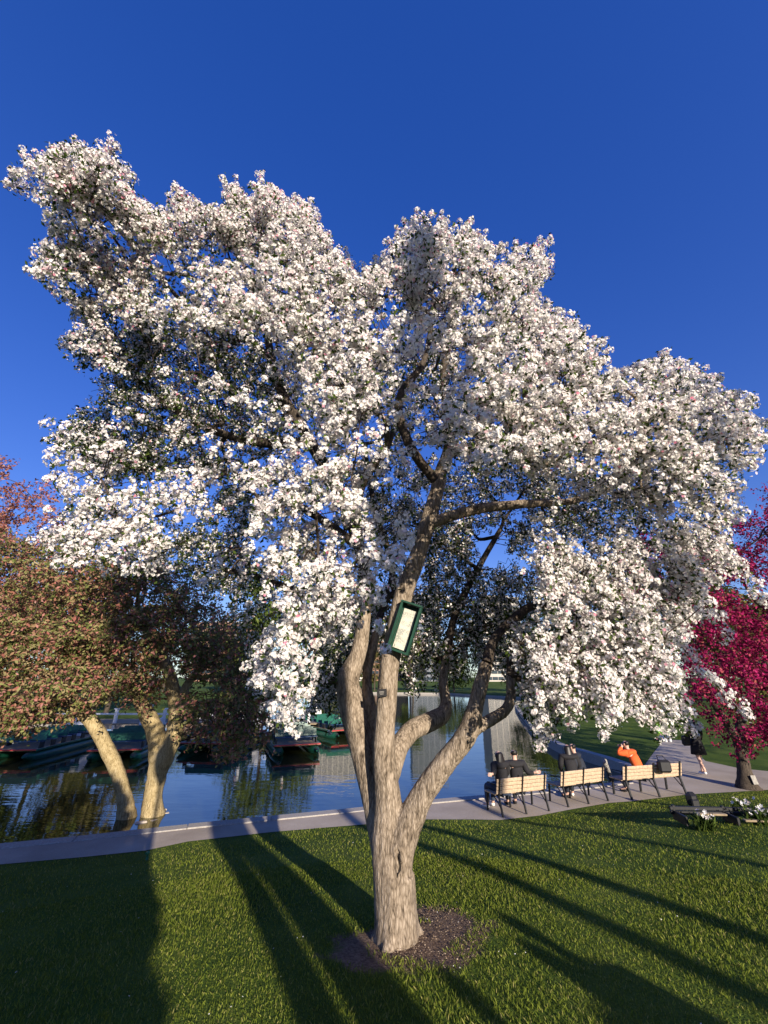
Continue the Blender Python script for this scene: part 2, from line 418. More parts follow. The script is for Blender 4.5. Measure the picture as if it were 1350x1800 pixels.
grass = link('grass', np_mesh('grass', np.vstack([Vg, Vh]), np.vstack([Fg, Fh + len(Vg)])), M['grass'])
tag(grass, 'short green lawn grass around the white blossom tree', 'grass', kind='stuff')
FLT = []
def flakes(nf, fx, size, name, mt, label, cat):
    x, y = fx(nf); z = lawn_h(x, y) + .012
    a = rng.uniform(0, 6.28, nf); sz = size * (.6 + .8 * rng.random(nf)); q = rng.uniform(-.5, .5, (nf, 2))
    u = np.column_stack([np.cos(a), np.sin(a), q[:, 0]]) * sz[:, None]; v = np.column_stack([-np.sin(a), np.cos(a), q[:, 1]]) * (sz * rng.uniform(.4, .9, nf))[:, None]
    c = np.column_stack([x, y, z + .3 * sz]); V = np.stack([c - u, c + v, c + u * .9, c - v, c + np.array([0, 0, 1]) * (sz * .35)[:, None]], 1).reshape(-1, 3)
    i = np.arange(nf)[:, None] * 5
    F = np.concatenate([i + np.array([k]) for k in ((0, 1, 4), (1, 2, 4), (2, 3, 4), (3, 0, 4), (0, 3, 2), (0, 2, 1))])
    o = link(name, np_mesh(name, V, F), mt); tag(o, label, cat, kind='stuff'); return o
def fx_lawn(nf):
    r = rng.uniform(2, 9, nf); th = rng.uniform(-.9, .9, nf); x, y = r * np.sin(th), r * np.cos(th)
    ok = lawn_s(x, y) > .1; x[~ok] = .8; y[~ok] = 5.0; return x, y
flakes(180, fx_lawn, .008, 'fallen_petals', M['white_paint'], 'white petals scattered over the lawn', 'petals')
def fx_mul(nf):
    a = rng.uniform(0, 6.28, nf); r = np.sqrt(rng.random(nf)) * 1.0
    return MULCH.x + np.cos(a) * r * .5, MULCH.y + np.sin(a) * r * .62
M['chip'] = petal('bark chips', [(0, (.08, .05, .035)), (.6, (.22, .16, .11)), (1, (.45, .35, .26))], 0)
flakes(700, fx_mul, .009, 'bark_chips', M['chip'], 'brown chips and crumbs on the bare soil at the trunk', 'mulch')

# ------------------------------------------------------------------ blossom and leaf builders
def frames(nrm):
    nrm = nrm / (np.linalg.norm(nrm, axis=1)[:, None] + 1e-9)
    a = rng.normal(size=nrm.shape); u = np.cross(nrm, a); u /= np.linalg.norm(u, axis=1)[:, None] + 1e-9
    return u, np.cross(nrm, u), nrm
def flowers(C, nrm, r, simple=False, bare=False):
    """five cupped petals round a centre"""
    T = [(0, 0, 0)]
    for k in range(5):
        a = k * 2 * math.pi / 5
        for da, rr, z in ((-.52, .72, .16), (0, 1.0, .34), (.52, .72, .16)):
            T.append((math.cos(a + da) * rr, math.sin(a + da) * rr, z))
    T = np.array(T); Fc = []
    for k in range(5):
        Fc += [(0, 1 + 3 * k, 2 + 3 * k), (0, 2 + 3 * k, 3 + 3 * k)]
    if simple:
        T = [(0, 0, 0)]; Fc = []
        for k in range(5):
            a = k * 2 * math.pi / 5
            for da in (-.5, .5): T.append((math.cos(a + da) * .95, math.sin(a + da) * .95, .25))
            Fc.append((0, 1 + 2 * k, 2 + 2 * k))
        T = np.array(T)
    if bare:
        T = np.array([(-1, 0, .2), (0, -.85, -.1), (1, 0, .2), (0, .85, -.1)]) * .85; Fc = [(0, 1, 2), (0, 2, 3)]
    u, v, w_ = frames(nrm); r = np.asarray(r)[:, None, None]
    V = C[:, None, :] + r * (T[None, :, 0:1] * u[:, None] + T[None, :, 1:2] * v[:, None] + T[None, :, 2:3] * w_[:, None])
    F = np.arange(len(C))[:, None, None] * len(T) + np.array(Fc)[None]
    return V.reshape(-1, 3), F.reshape(-1, 3)
def leaves(C, nrm, r, asp=.5):
    """pointed leaf folded along its middle"""
    T = np.array([(-1, 0, 0), (0, -asp, .12), (1, 0, -.12), (0, asp, .12)]); Fc = np.array([(0, 1, 2), (0, 2, 3)])
    u, v, w_ = frames(nrm); r = np.asarray(r)[:, None, None]
    V = C[:, None, :] + r * (T[None, :, 0:1] * u[:, None] + T[None, :, 1:2] * v[:, None] + T[None, :, 2:3] * w_[:, None])
    F = np.arange(len(C))[:, None, None] * 4 + Fc[None]
    return V.reshape(-1, 3), F.reshape(-1, 3)
def sphere_dirs(n): 
    v = rng.normal(size=(n, 3)); return v / np.linalg.norm(v, axis=1)[:, None]

class Skeleton:
    """branch nodes that later growth hangs on to"""
    def __init__(s): s.p = []; s.r = []; s.g = []; s.tubes = {}; s.fine = {}
    def limb(s, pts4, grp, sides=8, fine=False, n=5, wob=.12):
        q = smooth_path(pts4, n) if len(pts4) > 2 else np.asarray(pts4, float)
        (s.fine if fine else s.tubes).setdefault(grp, Tubes()).add(q[:, :3], q[:, 3], sides, True, wob)
        for a_ in q: s.p.append(a_[:3]); s.r.append(a_[3]); s.g.append(grp)
    def nearest(s, t, axis, up=.6):
        p = s.p if isinstance(s.p, np.ndarray) else np.array(s.p); d = p - t; dist = np.linalg.norm(d, axis=1) + up * np.maximum(d[:, 2], 0)
        dist += .35 * np.maximum(0, np.linalg.norm(p[:, :2] - axis, axis=1) - np.linalg.norm(t[:2] - axis))
        i = int(dist.argmin()); return p[i], s.r[i], s.g[i], dist[i]
    def freeze(s): s.p = np.array(s.p)
    def connect(s, t, axis, r0, r1, fine, sides, arch=.18, keep=True):
        p, r, g_, _ = s.nearest(t, axis); L = np.linalg.norm(t - p)
        if L < 1e-3: return g_, p
        r0 = min(r0, max(r * .8, r1 * 1.3)); side = rng.normal(size=3) * .10 * L
        out = np.array([*(t[:2] - axis), 0]); out /= np.linalg.norm(out) + 1e-9
        mid1 = p + (t - p) * .35 + side + np.array((0, 0, arch * L)); mid2 = p + (t - p) * .7 - side * .6 + np.array((0, 0, arch * .9 * L))
        q = [(*p, r0), (*mid1, r0 * .8 + r1 * .2), (*mid2, r0 * .4 + r1 * .6), (*t, r1)]
        if keep: s.limb(q, g_, sides, fine, 3, .1)
        else:
            q = np.array(q); s.fine[g_].add(q[:, :3], q[:, 3], sides, False)
        return g_, p
def kmeans(X, k, it=8):
    c = X[rng.choice(len(X), k, replace=False)]
    for _ in range(it):
        l = ((X[:, None] - c[None]) ** 2).sum(2).argmin(1)
        for q in range(k):
            if (l == q).any(): c[q] = X[l == q].mean(0)
    return c, l

# ------------------------------------------------------------------ the white crabapple
TF = TREE.y
def px_limb(l):
    """(px, py, fwd, width in px) to points with radius"""
    out = []
    for px, py, f, wpx in l:
        p = P(px, py, f); d = ray(px, py); out.append((*p, wpx / 2 / FPX * f / d.y))
    return out
tree = empty('crabapple_tree', TREE)
tag(tree, 'large white-blossoming crabapple tree with a forked trunk in bare soil', 'tree')
def at_tree(o): o.parent = tree; o.matrix_parent_inverse = Matrix.Translation(-TREE); return o
b0 = TF
LOW = {
 'stem':  [(698, 1690, b0 + .12, 92), (697, 1655, b0 + .12, 80), (695, 1600, b0 + .13, 74), (690, 1540, b0 + .14, 70), (684, 1480, b0 + .15, 62), (682, 1410, b0 + .15, 47), (675, 1320, b0 + .13, 39),
           (680, 1230, b0 + .1, 35), (688, 1150, b0 + .06, 34), (708, 1050, b0 + .02, 33), (733, 980, b0, 30), (752, 920, b0, 28), (766, 870, b0, 25), (775, 830, b0, 22)],
 'right': [(694, 1640, b0 + .12, 40), (696, 1560, b0 + .11, 50), (704, 1490, b0 + .10, 54), (722, 1440, b0 + .08, 46), (745, 1392, b0 + .05, 41), (775, 1350, b0, 38), (800, 1320, b0 - .03, 37), (822, 1288, b0 - .06, 36), (835, 1245, b0 - .08, 28), (845, 1205, b0 - .1, 25), (856, 1165, b0 - .12, 22)],
 'right2': [(815, 1300, b0 - .05, 26), (838, 1280, b0 - .04, 23), (865, 1264, b0, 20), (890, 1247, b0 + .05, 18), (898, 1222, b0 + .08, 17), (897, 1188, b0 + .1, 15)],
 'left':  [(678, 1500, b0 + .30, 50), (662, 1420, b0 + .36, 46), (646, 1350, b0 + .42, 44), (630, 1290, b0 + .46, 44), (617, 1235, b0 + .5, 44), (612, 1195, b0 + .52, 40), (630, 1150, b0 + .52, 29), (638, 1105, b0 + .52, 24), (643, 1066, b0 + .52, 20)],
 'knob':  [(612, 1200, b0 + .5, 36), (604, 1185, b0 + .48, 26), (598, 1176, b0 + .47, 12)],
 'mid':   [(672, 1330, b0 + .34, 22), (656, 1260, b0 + .48, 19), (645, 1200, b0 + .56, 17), (655, 1140, b0 + .6, 15), (668, 1085, b0 + .62, 12)],
 'back':  [(684, 1370, b0 + .25, 34), (700, 1316, b0 + .42, 34), (724, 1284, b0 + .55, 33), (752, 1270, b0 + .66, 32), (776, 1258, b0 + .72, 30), (784, 1236, b0 + .76, 20), (779, 1200, b0 + .8, 17), (786, 1150, b0 + .9, 14)],
}
tb = Tubes(); SK = Skeleton()
for k, l in LOW.items():
    q = smooth_path(px_limb(l), 6)
    tb.add(q[:, :3], q[:, 3], 16, True, 0)
# root flare
base_c = np.array(P(698, 1655, b0 + .12))
for a_ in np.arange(5) * 1.26 + .5:
    o_ = np.array((math.cos(a_), math.sin(a_), 0)); rr = .20 + .04 * math.sin(a_ * 3.1)
    e = base_c + o_ * rr; e[2] = float(lawn_h(e[0], e[1])) - .03
    m1 = base_c + o_ * (rr * .62); m1[2] = e[2] + .12
    t1 = base_c + o_ * .10; t1[2] = e[2] + .5
    tb.add(smooth_path([t1, m1, e], 4), np.linspace(.09, .06, 9), 8)
raw = tb.mesh('trunk')
tm = evaluated(raw, [('REMESH', dict(mode='VOXEL', voxel_size=.015, use_smooth_shade=True)), ('SMOOTH', dict(factor=.5, iterations=5))])
co = np.empty(len(tm.vertices) * 3, np.float32); tm.vertices.foreach_get('co', co); co = co.reshape(-1, 3)
no = np.empty(len(tm.vertices) * 3, np.float32); tm.vertex_normals.foreach_get('vector', no); no = no.reshape(-1, 3)
dsp = np.array([noise.fractal(Vector((p[0] * 22, p[1] * 22, p[2] * 3.5)), .8, 2.1, 3) * .0045 + noise.noise(Vector((p[0] * 5, p[1] * 5, p[2] * 2.2))) * .009 for p in co])
# the old wound below the fork: a dark slit with a rolled lip, and a knot
wc = np.array(P(702, 1514, b0 - .02)); dw = co - wc
front = co[:, 1] < TF + .12
slit = np.exp(-((dw[:, 0] + .12 * dw[:, 2] + .006 * np.sin(dw[:, 2] * 60)) / .010) ** 2 - (dw[:, 2] / .085) ** 4) * front
lip = np.exp(-((np.abs(dw[:, 0] + .12 * dw[:, 2]) - .026) / .014) ** 2 - (dw[:, 2] / .10) ** 4) * front
kc = np.array(P(697, 1494, b0 - .02)); dk = np.hypot(co[:, 0] - kc[0], co[:, 2] - kc[2])
knot = np.exp(-((dk - .030) / .012) ** 2) * front
kd = np.array(P(617, 1206, b0 + .4)); dk2 = np.hypot(co[:, 0] - kd[0], co[:, 2] - kd[2]); knot2 = np.exp(-((dk2 - .022) / .009) ** 2) * (co[:, 1] < kd[1] + .12)
co2 = co + no * (dsp - .06 * slit + .012 * lip + .012 * knot + .009 * knot2)[:, None]
tm.vertices.foreach_set('co', co2.ravel().astype(np.float32)); tm.update()
at_tree(link('trunk', tm, M['bark_main']))
from mathutils.bvhtree import BVHTree
tbv = BVHTree.FromPolygons([Vector(q) for q in co2], [tuple(p.vertices) for p in tm.polygons])
def on_trunk(px, py):
    h_, n_, _, _ = tbv.ray_cast(Vector((0, 0, CAMZ)), ray(px, py).normalized()); return (h_, n_) if h_ is not None else (P(px, py, b0), Vector((0, -1, 0)))
M['rot'] = plain('dark slit shade', (.012, .009, .007), .95, .4, 40)  # inner shade of the slit put into a near-black colour
hp = [on_trunk(px, py)[0] for px, py in ((699, 1500), (703, 1508), (702, 1518), (703, 1528), (699, 1536), (698, 1543))]
hb0 = Tubes(); hb0.add(hp, [.004, .011, .013, .015, .009, .003], 8, True, .3); at_tree(link('hollow_shade', hb0.mesh('hollow_shade'), M['rot']))  # dark strip laid along the slit in place of its shade

# boughs above the forks
UP = {
 1: [[(775, 830, b0, 22), (790, 780, b0 - .05, 20), (785, 720, b0 - .1, 17), (780, 660, b0 - .15, 15), (790, 590, b0 - .2, 12), (800, 500, b0 - .3, 8), (795, 430, b0 - .35, 4)],
     [(770, 850, b0, 18), (730, 800, b0 - .2, 17), (704, 740, b0 - .35, 16), (706, 690, b0 - .45, 14), (745, 635, b0 - .5, 11), (760, 560, b0 - .55, 7)]],
 2: [[(750, 925, b0, 20), (790, 908, b0 - .05, 19), (850, 893, b0 - .15, 18), (935, 885, b0 - .2, 15), (1010, 880, b0 - .25, 11), (1090, 850, b0 - .35, 8)],
     [(790, 800, b0, 14), (845, 783, b0 - .3, 13), (900, 793, b0 - .5, 13), (965, 815, b0 - .6, 11), (1010, 780, b0 - .7, 9), (1060, 750, b0 - .8, 6)]],
 3: [[(643, 1066, b0 + .52, 20), (640, 1000, b0 + .5, 19), (610, 900, b0 + .4, 20), (570, 820, b0 + .3, 21), (530, 750, b0 + .2, 20), (495, 690, b0 + .1, 17), (475, 620, b0, 14), (462, 540, b0 - .1, 10), (420, 450, b0 - .25, 6)],
     [(545, 775, b0 + .25, 18), (480, 780, b0 + .3, 17), (400, 765, b0 + .3, 14), (320, 730, b0 + .2, 11), (230, 660, b0, 8), (150, 600, b0 - .2, 5)]],
 4: [[(640, 1010, b0 + .5, 16), (625, 900, b0 + .2, 20), (640, 840, b0 - .05, 18), (672, 800, b0 - .25, 15), (690, 760, b0 - .35, 10)],
     [(630, 960, b0 + .45, 17), (560, 910, b0 + .2, 14), (500, 880, b0 - .1, 11), (470, 900, b0 - .3, 8)]],
 5: [[(475, 630, b0, 13), (440, 600, b0 - .1, 12), (400, 590, b0 - .25, 10), (330, 540, b0 - .5, 8), (240, 440, b0 - .8, 6), (150, 340, b0 - 1.0, 4)]],
 6: [[(856, 1165, b0 - .12, 20), (868, 1125, b0 - .05, 16), (898, 1092, b0 + .05, 15), (930, 1068, b0 + .15, 15), (970, 1062, b0 + .2, 14), (1000, 1078, b0 + .2, 12), (1050, 1110, b0 + .1, 9), (1100, 1160, b0, 6)]],
 7: [[(897, 1188, b0 + .1, 15), (905, 1130, b0 + .05, 14), (960, 1130, b0, 12), (1040, 1090, b0 - .1, 11), (1080, 1050, b0 - .15, 10), (1125, 1020, b0 - .2, 9), (1200, 1040, b0 - .3, 6)]],
 8: [[(786, 1150, b0 + .9, 14), (800, 1080, b0 + 1.0, 13), (840, 1000, b0 + 1.2, 11), (880, 930, b0 + 1.5, 8)],
     [(784, 1160, b0 + .9, 12), (830, 1120, b0 + 1.2, 10), (870, 1090, b0 + 1.5, 8)]],
 9: [[(668, 1085, b0 + .62, 12), (690, 1000, b0 + .8, 12), (660, 900, b0 + 1.1, 10), (640, 780, b0 + 1.4, 8)],
     [(600, 1100, b0 + .6, 12), (540, 1050, b0 + .8, 12), (470, 1020, b0 + 1.0, 10), (390, 1000, b0 + 1.3, 8)]],
 10: [[(605, 1200, b0 + .5, 7), (570, 1200, b0 + .4, 6), (540, 1205, b0 + .2, 6), (500, 1240, b0, 5)]],
}
for g_, ls in UP.items():
    for l in ls: SK.limb(px_limb(l), g_, 9, False, 5)

SIL = [(75, 335), (80, 305), (95, 288), (120, 280), (150, 272), (190, 292), (215, 332), (245, 362), (270, 387), (300, 377), (320, 347), (335, 367), (352, 387), (378, 382), (400, 337), (420, 342), (435, 372), (452, 332), (465, 322),
       (485, 347), (497, 372), (530, 360), (553, 367), (545, 400), (548, 445), (562, 430), (572, 422), (580, 452), (600, 450), (615, 472), (640, 482), (660, 467), (680, 472), (690, 422), (720, 402), (745, 385), (770, 407), (800, 392), (825, 402),
       (828, 432), (860, 442), (890, 442), (905, 462), (945, 432), (958, 472), (950, 500), (925, 535), (960, 547), (1000, 572), (1030, 597), (1055, 622), (1048, 650), (1080, 668), (1100, 652), (1140, 647), (1160, 632), (1200, 657),
       (1245, 662), (1260, 692), (1300, 707), (1320, 742), (1365, 765), (1355, 800), (1310, 820), (1300, 890), (1270, 940), (1290, 1000), (1240, 1040), (1250, 1090), (1200, 1120), (1190, 1170), (1205, 1290),
       (1200, 1310), (1140, 1290), (1060, 1270), (1040, 1285), (965, 1295), (948, 1330), (925, 1290), (915, 1250), (905, 1200), (865, 1170), (800, 1190), (760, 1225), (710, 1225), (690, 1150), (660, 1140), (620, 1200), (600, 1300), (560, 1240), (545, 1262),
       (510, 1290), (480, 1270), (440, 1210), (420, 1120), (400, 1060), (330, 1010), (200, 1010), (95, 985), (75, 950), (125, 870), (90, 835), (125, 785), (85, 770), (130, 722), (185, 700), (150, 655), (125, 610), (160, 560), (85, 490), (72, 432), (100, 425), (80, 350)]
DARK = [  # where the near shell is open and the eye looks into the shaded inside: polygon, least depth share
 ([(120, 570), (300, 565), (440, 590), (500, 650), (540, 760), (480, 800), (440, 850), (340, 825), (200, 835), (110, 790), (150, 720), (200, 690), (120, 640)], .52),
 ([(400, 830), (470, 860), (440, 960), (430, 1060), (450, 1180), (440, 1300), (300, 1300), (330, 1010), (250, 960), (330, 930), (390, 880)], .5),
 ([(690, 840), (860, 800), (950, 840), (945, 960), (925, 1100), (920, 1320), (690, 1320), (640, 1120), (690, 1010), (720, 930)], .58),
 ([(930, 815), (1060, 830), (1130, 900), (1090, 960), (960, 930)], .5),
 ([(560, 830), (690, 800), (740, 860), (690, 960), (650, 930), (640, 870)], .5),
 ([(560, 1090), (660, 1060), (670, 1320), (560, 1320)], .6),
 ([(680, 640), (790, 610), (800, 700), (740, 690), (710, 790), (670, 790)], .45),
 ([(920, 1040), (1010, 1045), (1010, 1100), (930, 1120)], .45),
]
HOLES = [((860, 965), 34, 45), ((935, 985), 22, 34), ((900, 880), 30, 14), ((405, 1085), 16, 26), ((270, 1012), 26, 14), ((300, 985), 22, 10), ((745, 720), 9, 12), ((1070, 905), 26, 16), ((450, 940), 14, 24), ((635, 975), 12, 16), ((760, 780), 14, 14),
         ((150, 660), 40, 25), ((1000, 855), 26, 12), ((700, 860), 16, 16), ((425, 620), 14, 10), ((365, 760), 16, 12)]
SIL0 = [(30, 330), (42, 285), (80, 276), (110, 270), (150, 262), (190, 290), (215, 330), (245, 360)] + SIL[8:]
SIL0 = [q if not (q[0] < 190 and 480 < q[1] < 1010) else (q[0] - 22, q[1]) for q in SIL0]
def inside_crown(p):
    qx, qy = proj(p); return inpoly(qx + rng.normal(size=len(qx)) * 7, qy + rng.normal(size=len(qx)) * 7, SIL0)
CC = np.array((.1, TF + .35, 5.5)); RR = np.array((4.9, 2.5, 3.9)); AX = np.array((TREE.x, TREE.y))
KEEP = [[(880, 1215), (912, 1250), (925, 1330), (958, 1338), (985, 1305), (1060, 1295), (1140, 1302), (1195, 1322), (1236, 1312), (1225, 1230), (1262, 1230), (1300, 1275), (1400, 1290), (1400, 1420), (860, 1420)],
        [(690, 1235), (760, 1240), (800, 1215), (880, 1215), (860, 1420), (690, 1420)], [(430, 1300), (480, 1288), (515, 1300), (550, 1275), (600, 1310), (690, 1235), (690, 1420), (400, 1420)], [(1250, 1130), (1330, 1120), (1400, 1130), (1400, 1180), (1340, 1200)]]
def crown_points(n, layer):
    out = []; us = []
    while sum(map(len, out)) < n:
        k = 6000; px, py = rng.uniform(25, 1365, k), rng.uniform(260, 1335, k)
        ok = inpoly(px, py, SIL)
        for c, a_, b_ in HOLES: ok &= ((px - c[0]) / a_) ** 2 + ((py - c[1]) / b_) ** 2 > (1 if layer else .6)
        umin = np.zeros(k)
        for poly, v in DARK: umin = np.maximum(umin, np.where(inpoly(px, py, poly), v, 0))
        if layer == 0: ok &= (umin == 0) | ((rng.random(k) < .08) & (umin < .56))
        if layer == 2: ok &= umin > 0
        if layer == 0:
            thin = np.where((px < 440) & (py > 770) & (py < 1020), .62, np.where((px < 680) & (py > 1080), .5, np.where((px < 680) & (py > 790), .3, 0))); ok &= rng.random(k) > thin
        px, py, umin = px[ok], py[ok], umin[ok]; k = len(px)
        x = (px - 675) / FPX; y = (900 - py) / FPX; d = np.column_stack([x, CP - y * SP, SP + y * CP])
        q = (np.array((0, 0, CAMZ)) - CC) / RR; e = d / RR
        A = (e * e).sum(1); B = 2 * e @ q; C_ = q @ q - 1; D = B * B - 4 * A * C_; tm_ = -B / 2 / A
        hw = np.maximum(np.sqrt(np.maximum(D, 0)) / 2 / A, .35); t0, t1 = tm_ - hw, tm_ + hw
        lim = np.where(py > 800, 2.9, np.where(px < 620, 2.3, 2.6)) / d[:, 1]
        lim = np.where((px > 860) & (py > 840), 3.75 / d[:, 1], lim); t0 = np.maximum(t0, np.minimum(lim, t1 - .5))
        u = rng.beta(1, 6.5, k) if layer == 0 else np.maximum(.38, umin) + (1 - np.maximum(.38, umin)) * rng.random(k)
        p = np.array((0, 0, CAMZ)) + d * (t0 + u * (t1 - t0))[:, None]
        ok = p[:, 2] > lawn_h(p[:, 0], p[:, 1]) + .75
        if layer == 0: ok &= np.array([noise.noise(Vector(q_) * 1.7) + .35 * noise.noise(Vector(q_) * 4.1) for q_ in p]) > -.05 - .25 * rng.random(k)
        for dz in (0, -.22):
            qx, qy = proj(p + np.array((0, 0, dz)))
            for poly in KEEP: ok &= ~inpoly(qx, qy, poly)
        out.append(p[ok]); us.append(u[ok])
    return np.concatenate(out)[:n], np.concatenate(us)[:n]
ca, ua = crown_points(1480, 0); cb, ub = crown_points(950, 1); cd_, ud = crown_points(1500, 2)
cp = np.vstack([ca, cb, cd_]); cu = np.concatenate([ua, ub, ud])
cc, lab = kmeans(cp, 95)
for q in np.argsort([SK.nearest(c, AX)[3] for c in cc]):
    c = cc[q].copy(); c[2] -= .12
    SK.connect(c, AX, .034, .010, False, 6, .16)
# a second order of branches, then the flowering sprays
c2, lab2 = kmeans(cp, 330, 5)
for q in np.argsort([SK.nearest(c, AX)[3] for c in c2]):
    SK.connect(c2[q] - np.array((0, 0, .05)), AX, .013, .005, True, 4, .14)
STRANDS = [([(1185, 1120), (1230, 1175), (1280, 1225), (1312, 1265)], 3.9), ([(1150, 1190), (1190, 1240), (1225, 1300)], 3.9), ([(1240, 1060), (1290, 1130), (1345, 1185)], 3.5), ([(1270, 950), (1310, 1010), (1340, 1060)], 3.7),
  ([(600, 520), (606, 480), (604, 455)], 4.6), ([(575, 500), (573, 450), (568, 425)], 4.4), ([(940, 520), (950, 470), (946, 438)], 4.2), ([(150, 330), (155, 290), (150, 270)], 2.8), ([(325, 400), (322, 370), (316, 350)], 3.0),
  ([(405, 400), (408, 360), (400, 342)], 3.2), ([(480, 390), (470, 350), (464, 328)], 3.3), ([(535, 430), (540, 390), (530, 366)], 3.4), ([(110, 470), (85, 480), (68, 490)], 2.7), ([(180, 580), (140, 590), (115, 605)], 3.4),
  ([(940, 1220), (955, 1270), (948, 1325)], 4.2), ([(1060, 1200), (1080, 1250), (1050, 1285)], 3.6), ([(470, 1180), (500, 1230), (520, 1285)], 4.1), ([(1280, 760), (1320, 775), (1350, 770)], 3.9), ([(1090, 700), (1090, 670), (1095, 650)], 4.0), ([(820, 460), (815, 420), (808, 395)], 4.1), ([(750, 440), (748, 410), (744, 388)], 4.1)]
CL = {}          # bough -> lists of cluster centre, axis, radius, exposure
SK.freeze()
for q in range(len(cp)):
    t = cp[q]
    out = np.array((*(t[:2] - CC[:2]), 0)); out = out / (np.linalg.norm(out) + 1e-9)
    hgt = (t[2] - 4.6) / 3.5
    dirv = out * .7 + np.array((0, 0, .95 * hgt - .15)) + rng.normal(size=3) * .38
    if t[2] < 4.6: dirv += np.array((0, -.1, -.55))
    dirv /= np.linalg.norm(dirv); L = rng.uniform(.26, .58)
    st = t - dirv * L * .5
    g_, _ = SK.connect(st, AX, .006, .0038, True, 3, .08, False)
    droop = np.array((0, 0, -.16 * L)); k = max(4, int(L / .062))
    sp = [st + dirv * L * (i / k) + droop * (i / k) ** 2 for i in range(k + 1)]
    ins = inside_crown(np.array(sp)); last = 0
    while last < k and ins[last + 1]: last += 1
    if last > 1: SK.fine[g_].add(sp[:last + 1:2], np.linspace(.004, .0018, len(sp[:last + 1:2])), 3, False)
    for i in range(last + 1):
        if not ins[i]: continue
        if rng.random() < .12: continue
        CL.setdefault(g_, []).append((*(sp[i] + rng.normal(size=3) * .028), *(out * .55 + dirv * .35 + np.array((0, -.25, .35))), rng.uniform(.042, .075) * (.75 + .4 * (1 - abs(2 * i / k - .9))), cu[q]))
for a_, b_ in zip(SIL0[:62], SIL0[1:62]):          # twigs that stand out from the outline of the crown
    for _ in range(2 if math.hypot(b_[0] - a_[0], b_[1] - a_[1]) > 28 else 1):
        t_ = rng.random(); ex, ey = a_[0] + (b_[0] - a_[0]) * t_, a_[1] + (b_[1] - a_[1]) * t_
        L_ = rng.uniform(10, 26); ox, oy = (ex - 640) / 600 + rng.normal() * .35, -1 + abs(ex - 640) / 900 + rng.normal() * .3
        nn = math.hypot(ox, oy); ox, oy = ox / nn, oy / nn
        STRANDS.append(([(ex - ox * 45, ey - oy * 45), (ex - ox * 12 + rng.normal() * 5, ey - oy * 12), (ex + ox * L_, ey + oy * L_)], 3.0 + .9 * min(1, max(0, (ex - 200) / 500)) + rng.uniform(-.3, .5)))
for l, f in STRANDS:
    q = smooth_path([tuple(P(px, py, f)) for px, py in l], 7); g_, _ = SK.connect(q[0], AX, .008, .005, True, 4, .1, False)
    SK.fine[g_].add(q, np.linspace(.005, .002, len(q)), 4, False)
    for i in range(len(q)):
        CL.setdefault(g_, []).append((*(q[i] + rng.normal(size=3) * .03), 0, -.6, .3, .07 * (1.05 - .5 * i / len(q)), 0))
for g_ in list(CL):
    A = np.array(CL[g_]); qx, qy = proj(A[:, :3]); kp = np.ones(len(A), bool)
    for poly in KEEP: kp &= ~inpoly(qx, qy, poly)
    CL[g_] = [a_ for a_, k_ in zip(CL[g_], kp) if k_]
for g_ in UP:
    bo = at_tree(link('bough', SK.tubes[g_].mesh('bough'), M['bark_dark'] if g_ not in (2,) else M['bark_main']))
    if g_ in SK.fine:
        tw = link('twigs', SK.fine[g_].mesh('twigs', False), M['twig'], bo); tag(tw, kind='stuff')
    A = np.array(CL.get(g_, []))
    if len(A) == 0: continue
    nfl = np.where(A[:, 7] < .35, 22, 10); idx = np.repeat(np.arange(len(A)), nfl)
    Ct, ax, rc = A[idx, :3], A[idx, 3:6], A[idx, 6]
    v = sphere_dirs(len(idx)) + .7 * ax; v /= np.linalg.norm(v, axis=1)[:, None]
    pos_ = Ct + v * (rc * rng.uniform(.55, 1.05, len(idx)))[:, None]
    isb = rng.random(len(idx)) < np.clip(.03 + .05 * (pos_[:, 2] - 6) / 2, .02, .12)
    nr = v + .35 * rng.normal(size=v.shape); k_ = ~isb & (A[idx, 7] < .035); V, F = flowers(pos_[k_], nr[k_], rng.uniform(.0115, .017, k_.sum()))
    for k_, bare in ((~isb & (A[idx, 7] >= .035) & (A[idx, 7] < .35), False), (~isb & (A[idx, 7] >= .35), True)):
        V2_, F2_ = flowers(pos_[k_], nr[k_], rng.uniform(.0118, .0175, k_.sum()) * (1.25 if bare else 1), True, bare)
        F = np.vstack([F, F2_ + len(V)]); V = np.vstack([V, V2_])
    bl = link('blossom', np_mesh('blossom', V, F), M['petal_white'], bo); tag(bl, kind='stuff')
    V, F = flowers(pos_[isb], v[isb], rng.uniform(.010, .017, isb.sum()), True)
    bu = link('buds', np_mesh('buds', V, F), M['petal_bud'], bo); tag(bu, kind='stuff')
    nl = np.where(A[:, 7] < .35, np.where(rng.random(len(A)) < .5, 2, 4), 5); idx = np.repeat(np.arange(len(A)), nl)
    v = sphere_dirs(len(idx)); pos_ = A[idx, :3] + v * (A[idx, 6] * rng.uniform(.7, 1.6, len(idx)))[:, None]
    V, F = leaves(pos_, v + .8 * rng.normal(size=v.shape), rng.uniform(.016, .030, len(idx)) * np.where(A[idx, 7] < .35, 1, 1.25), .48)
    le = link('leaves', np_mesh('leaves', V, F), M['leaf'], bo); tag(le, kind='stuff')

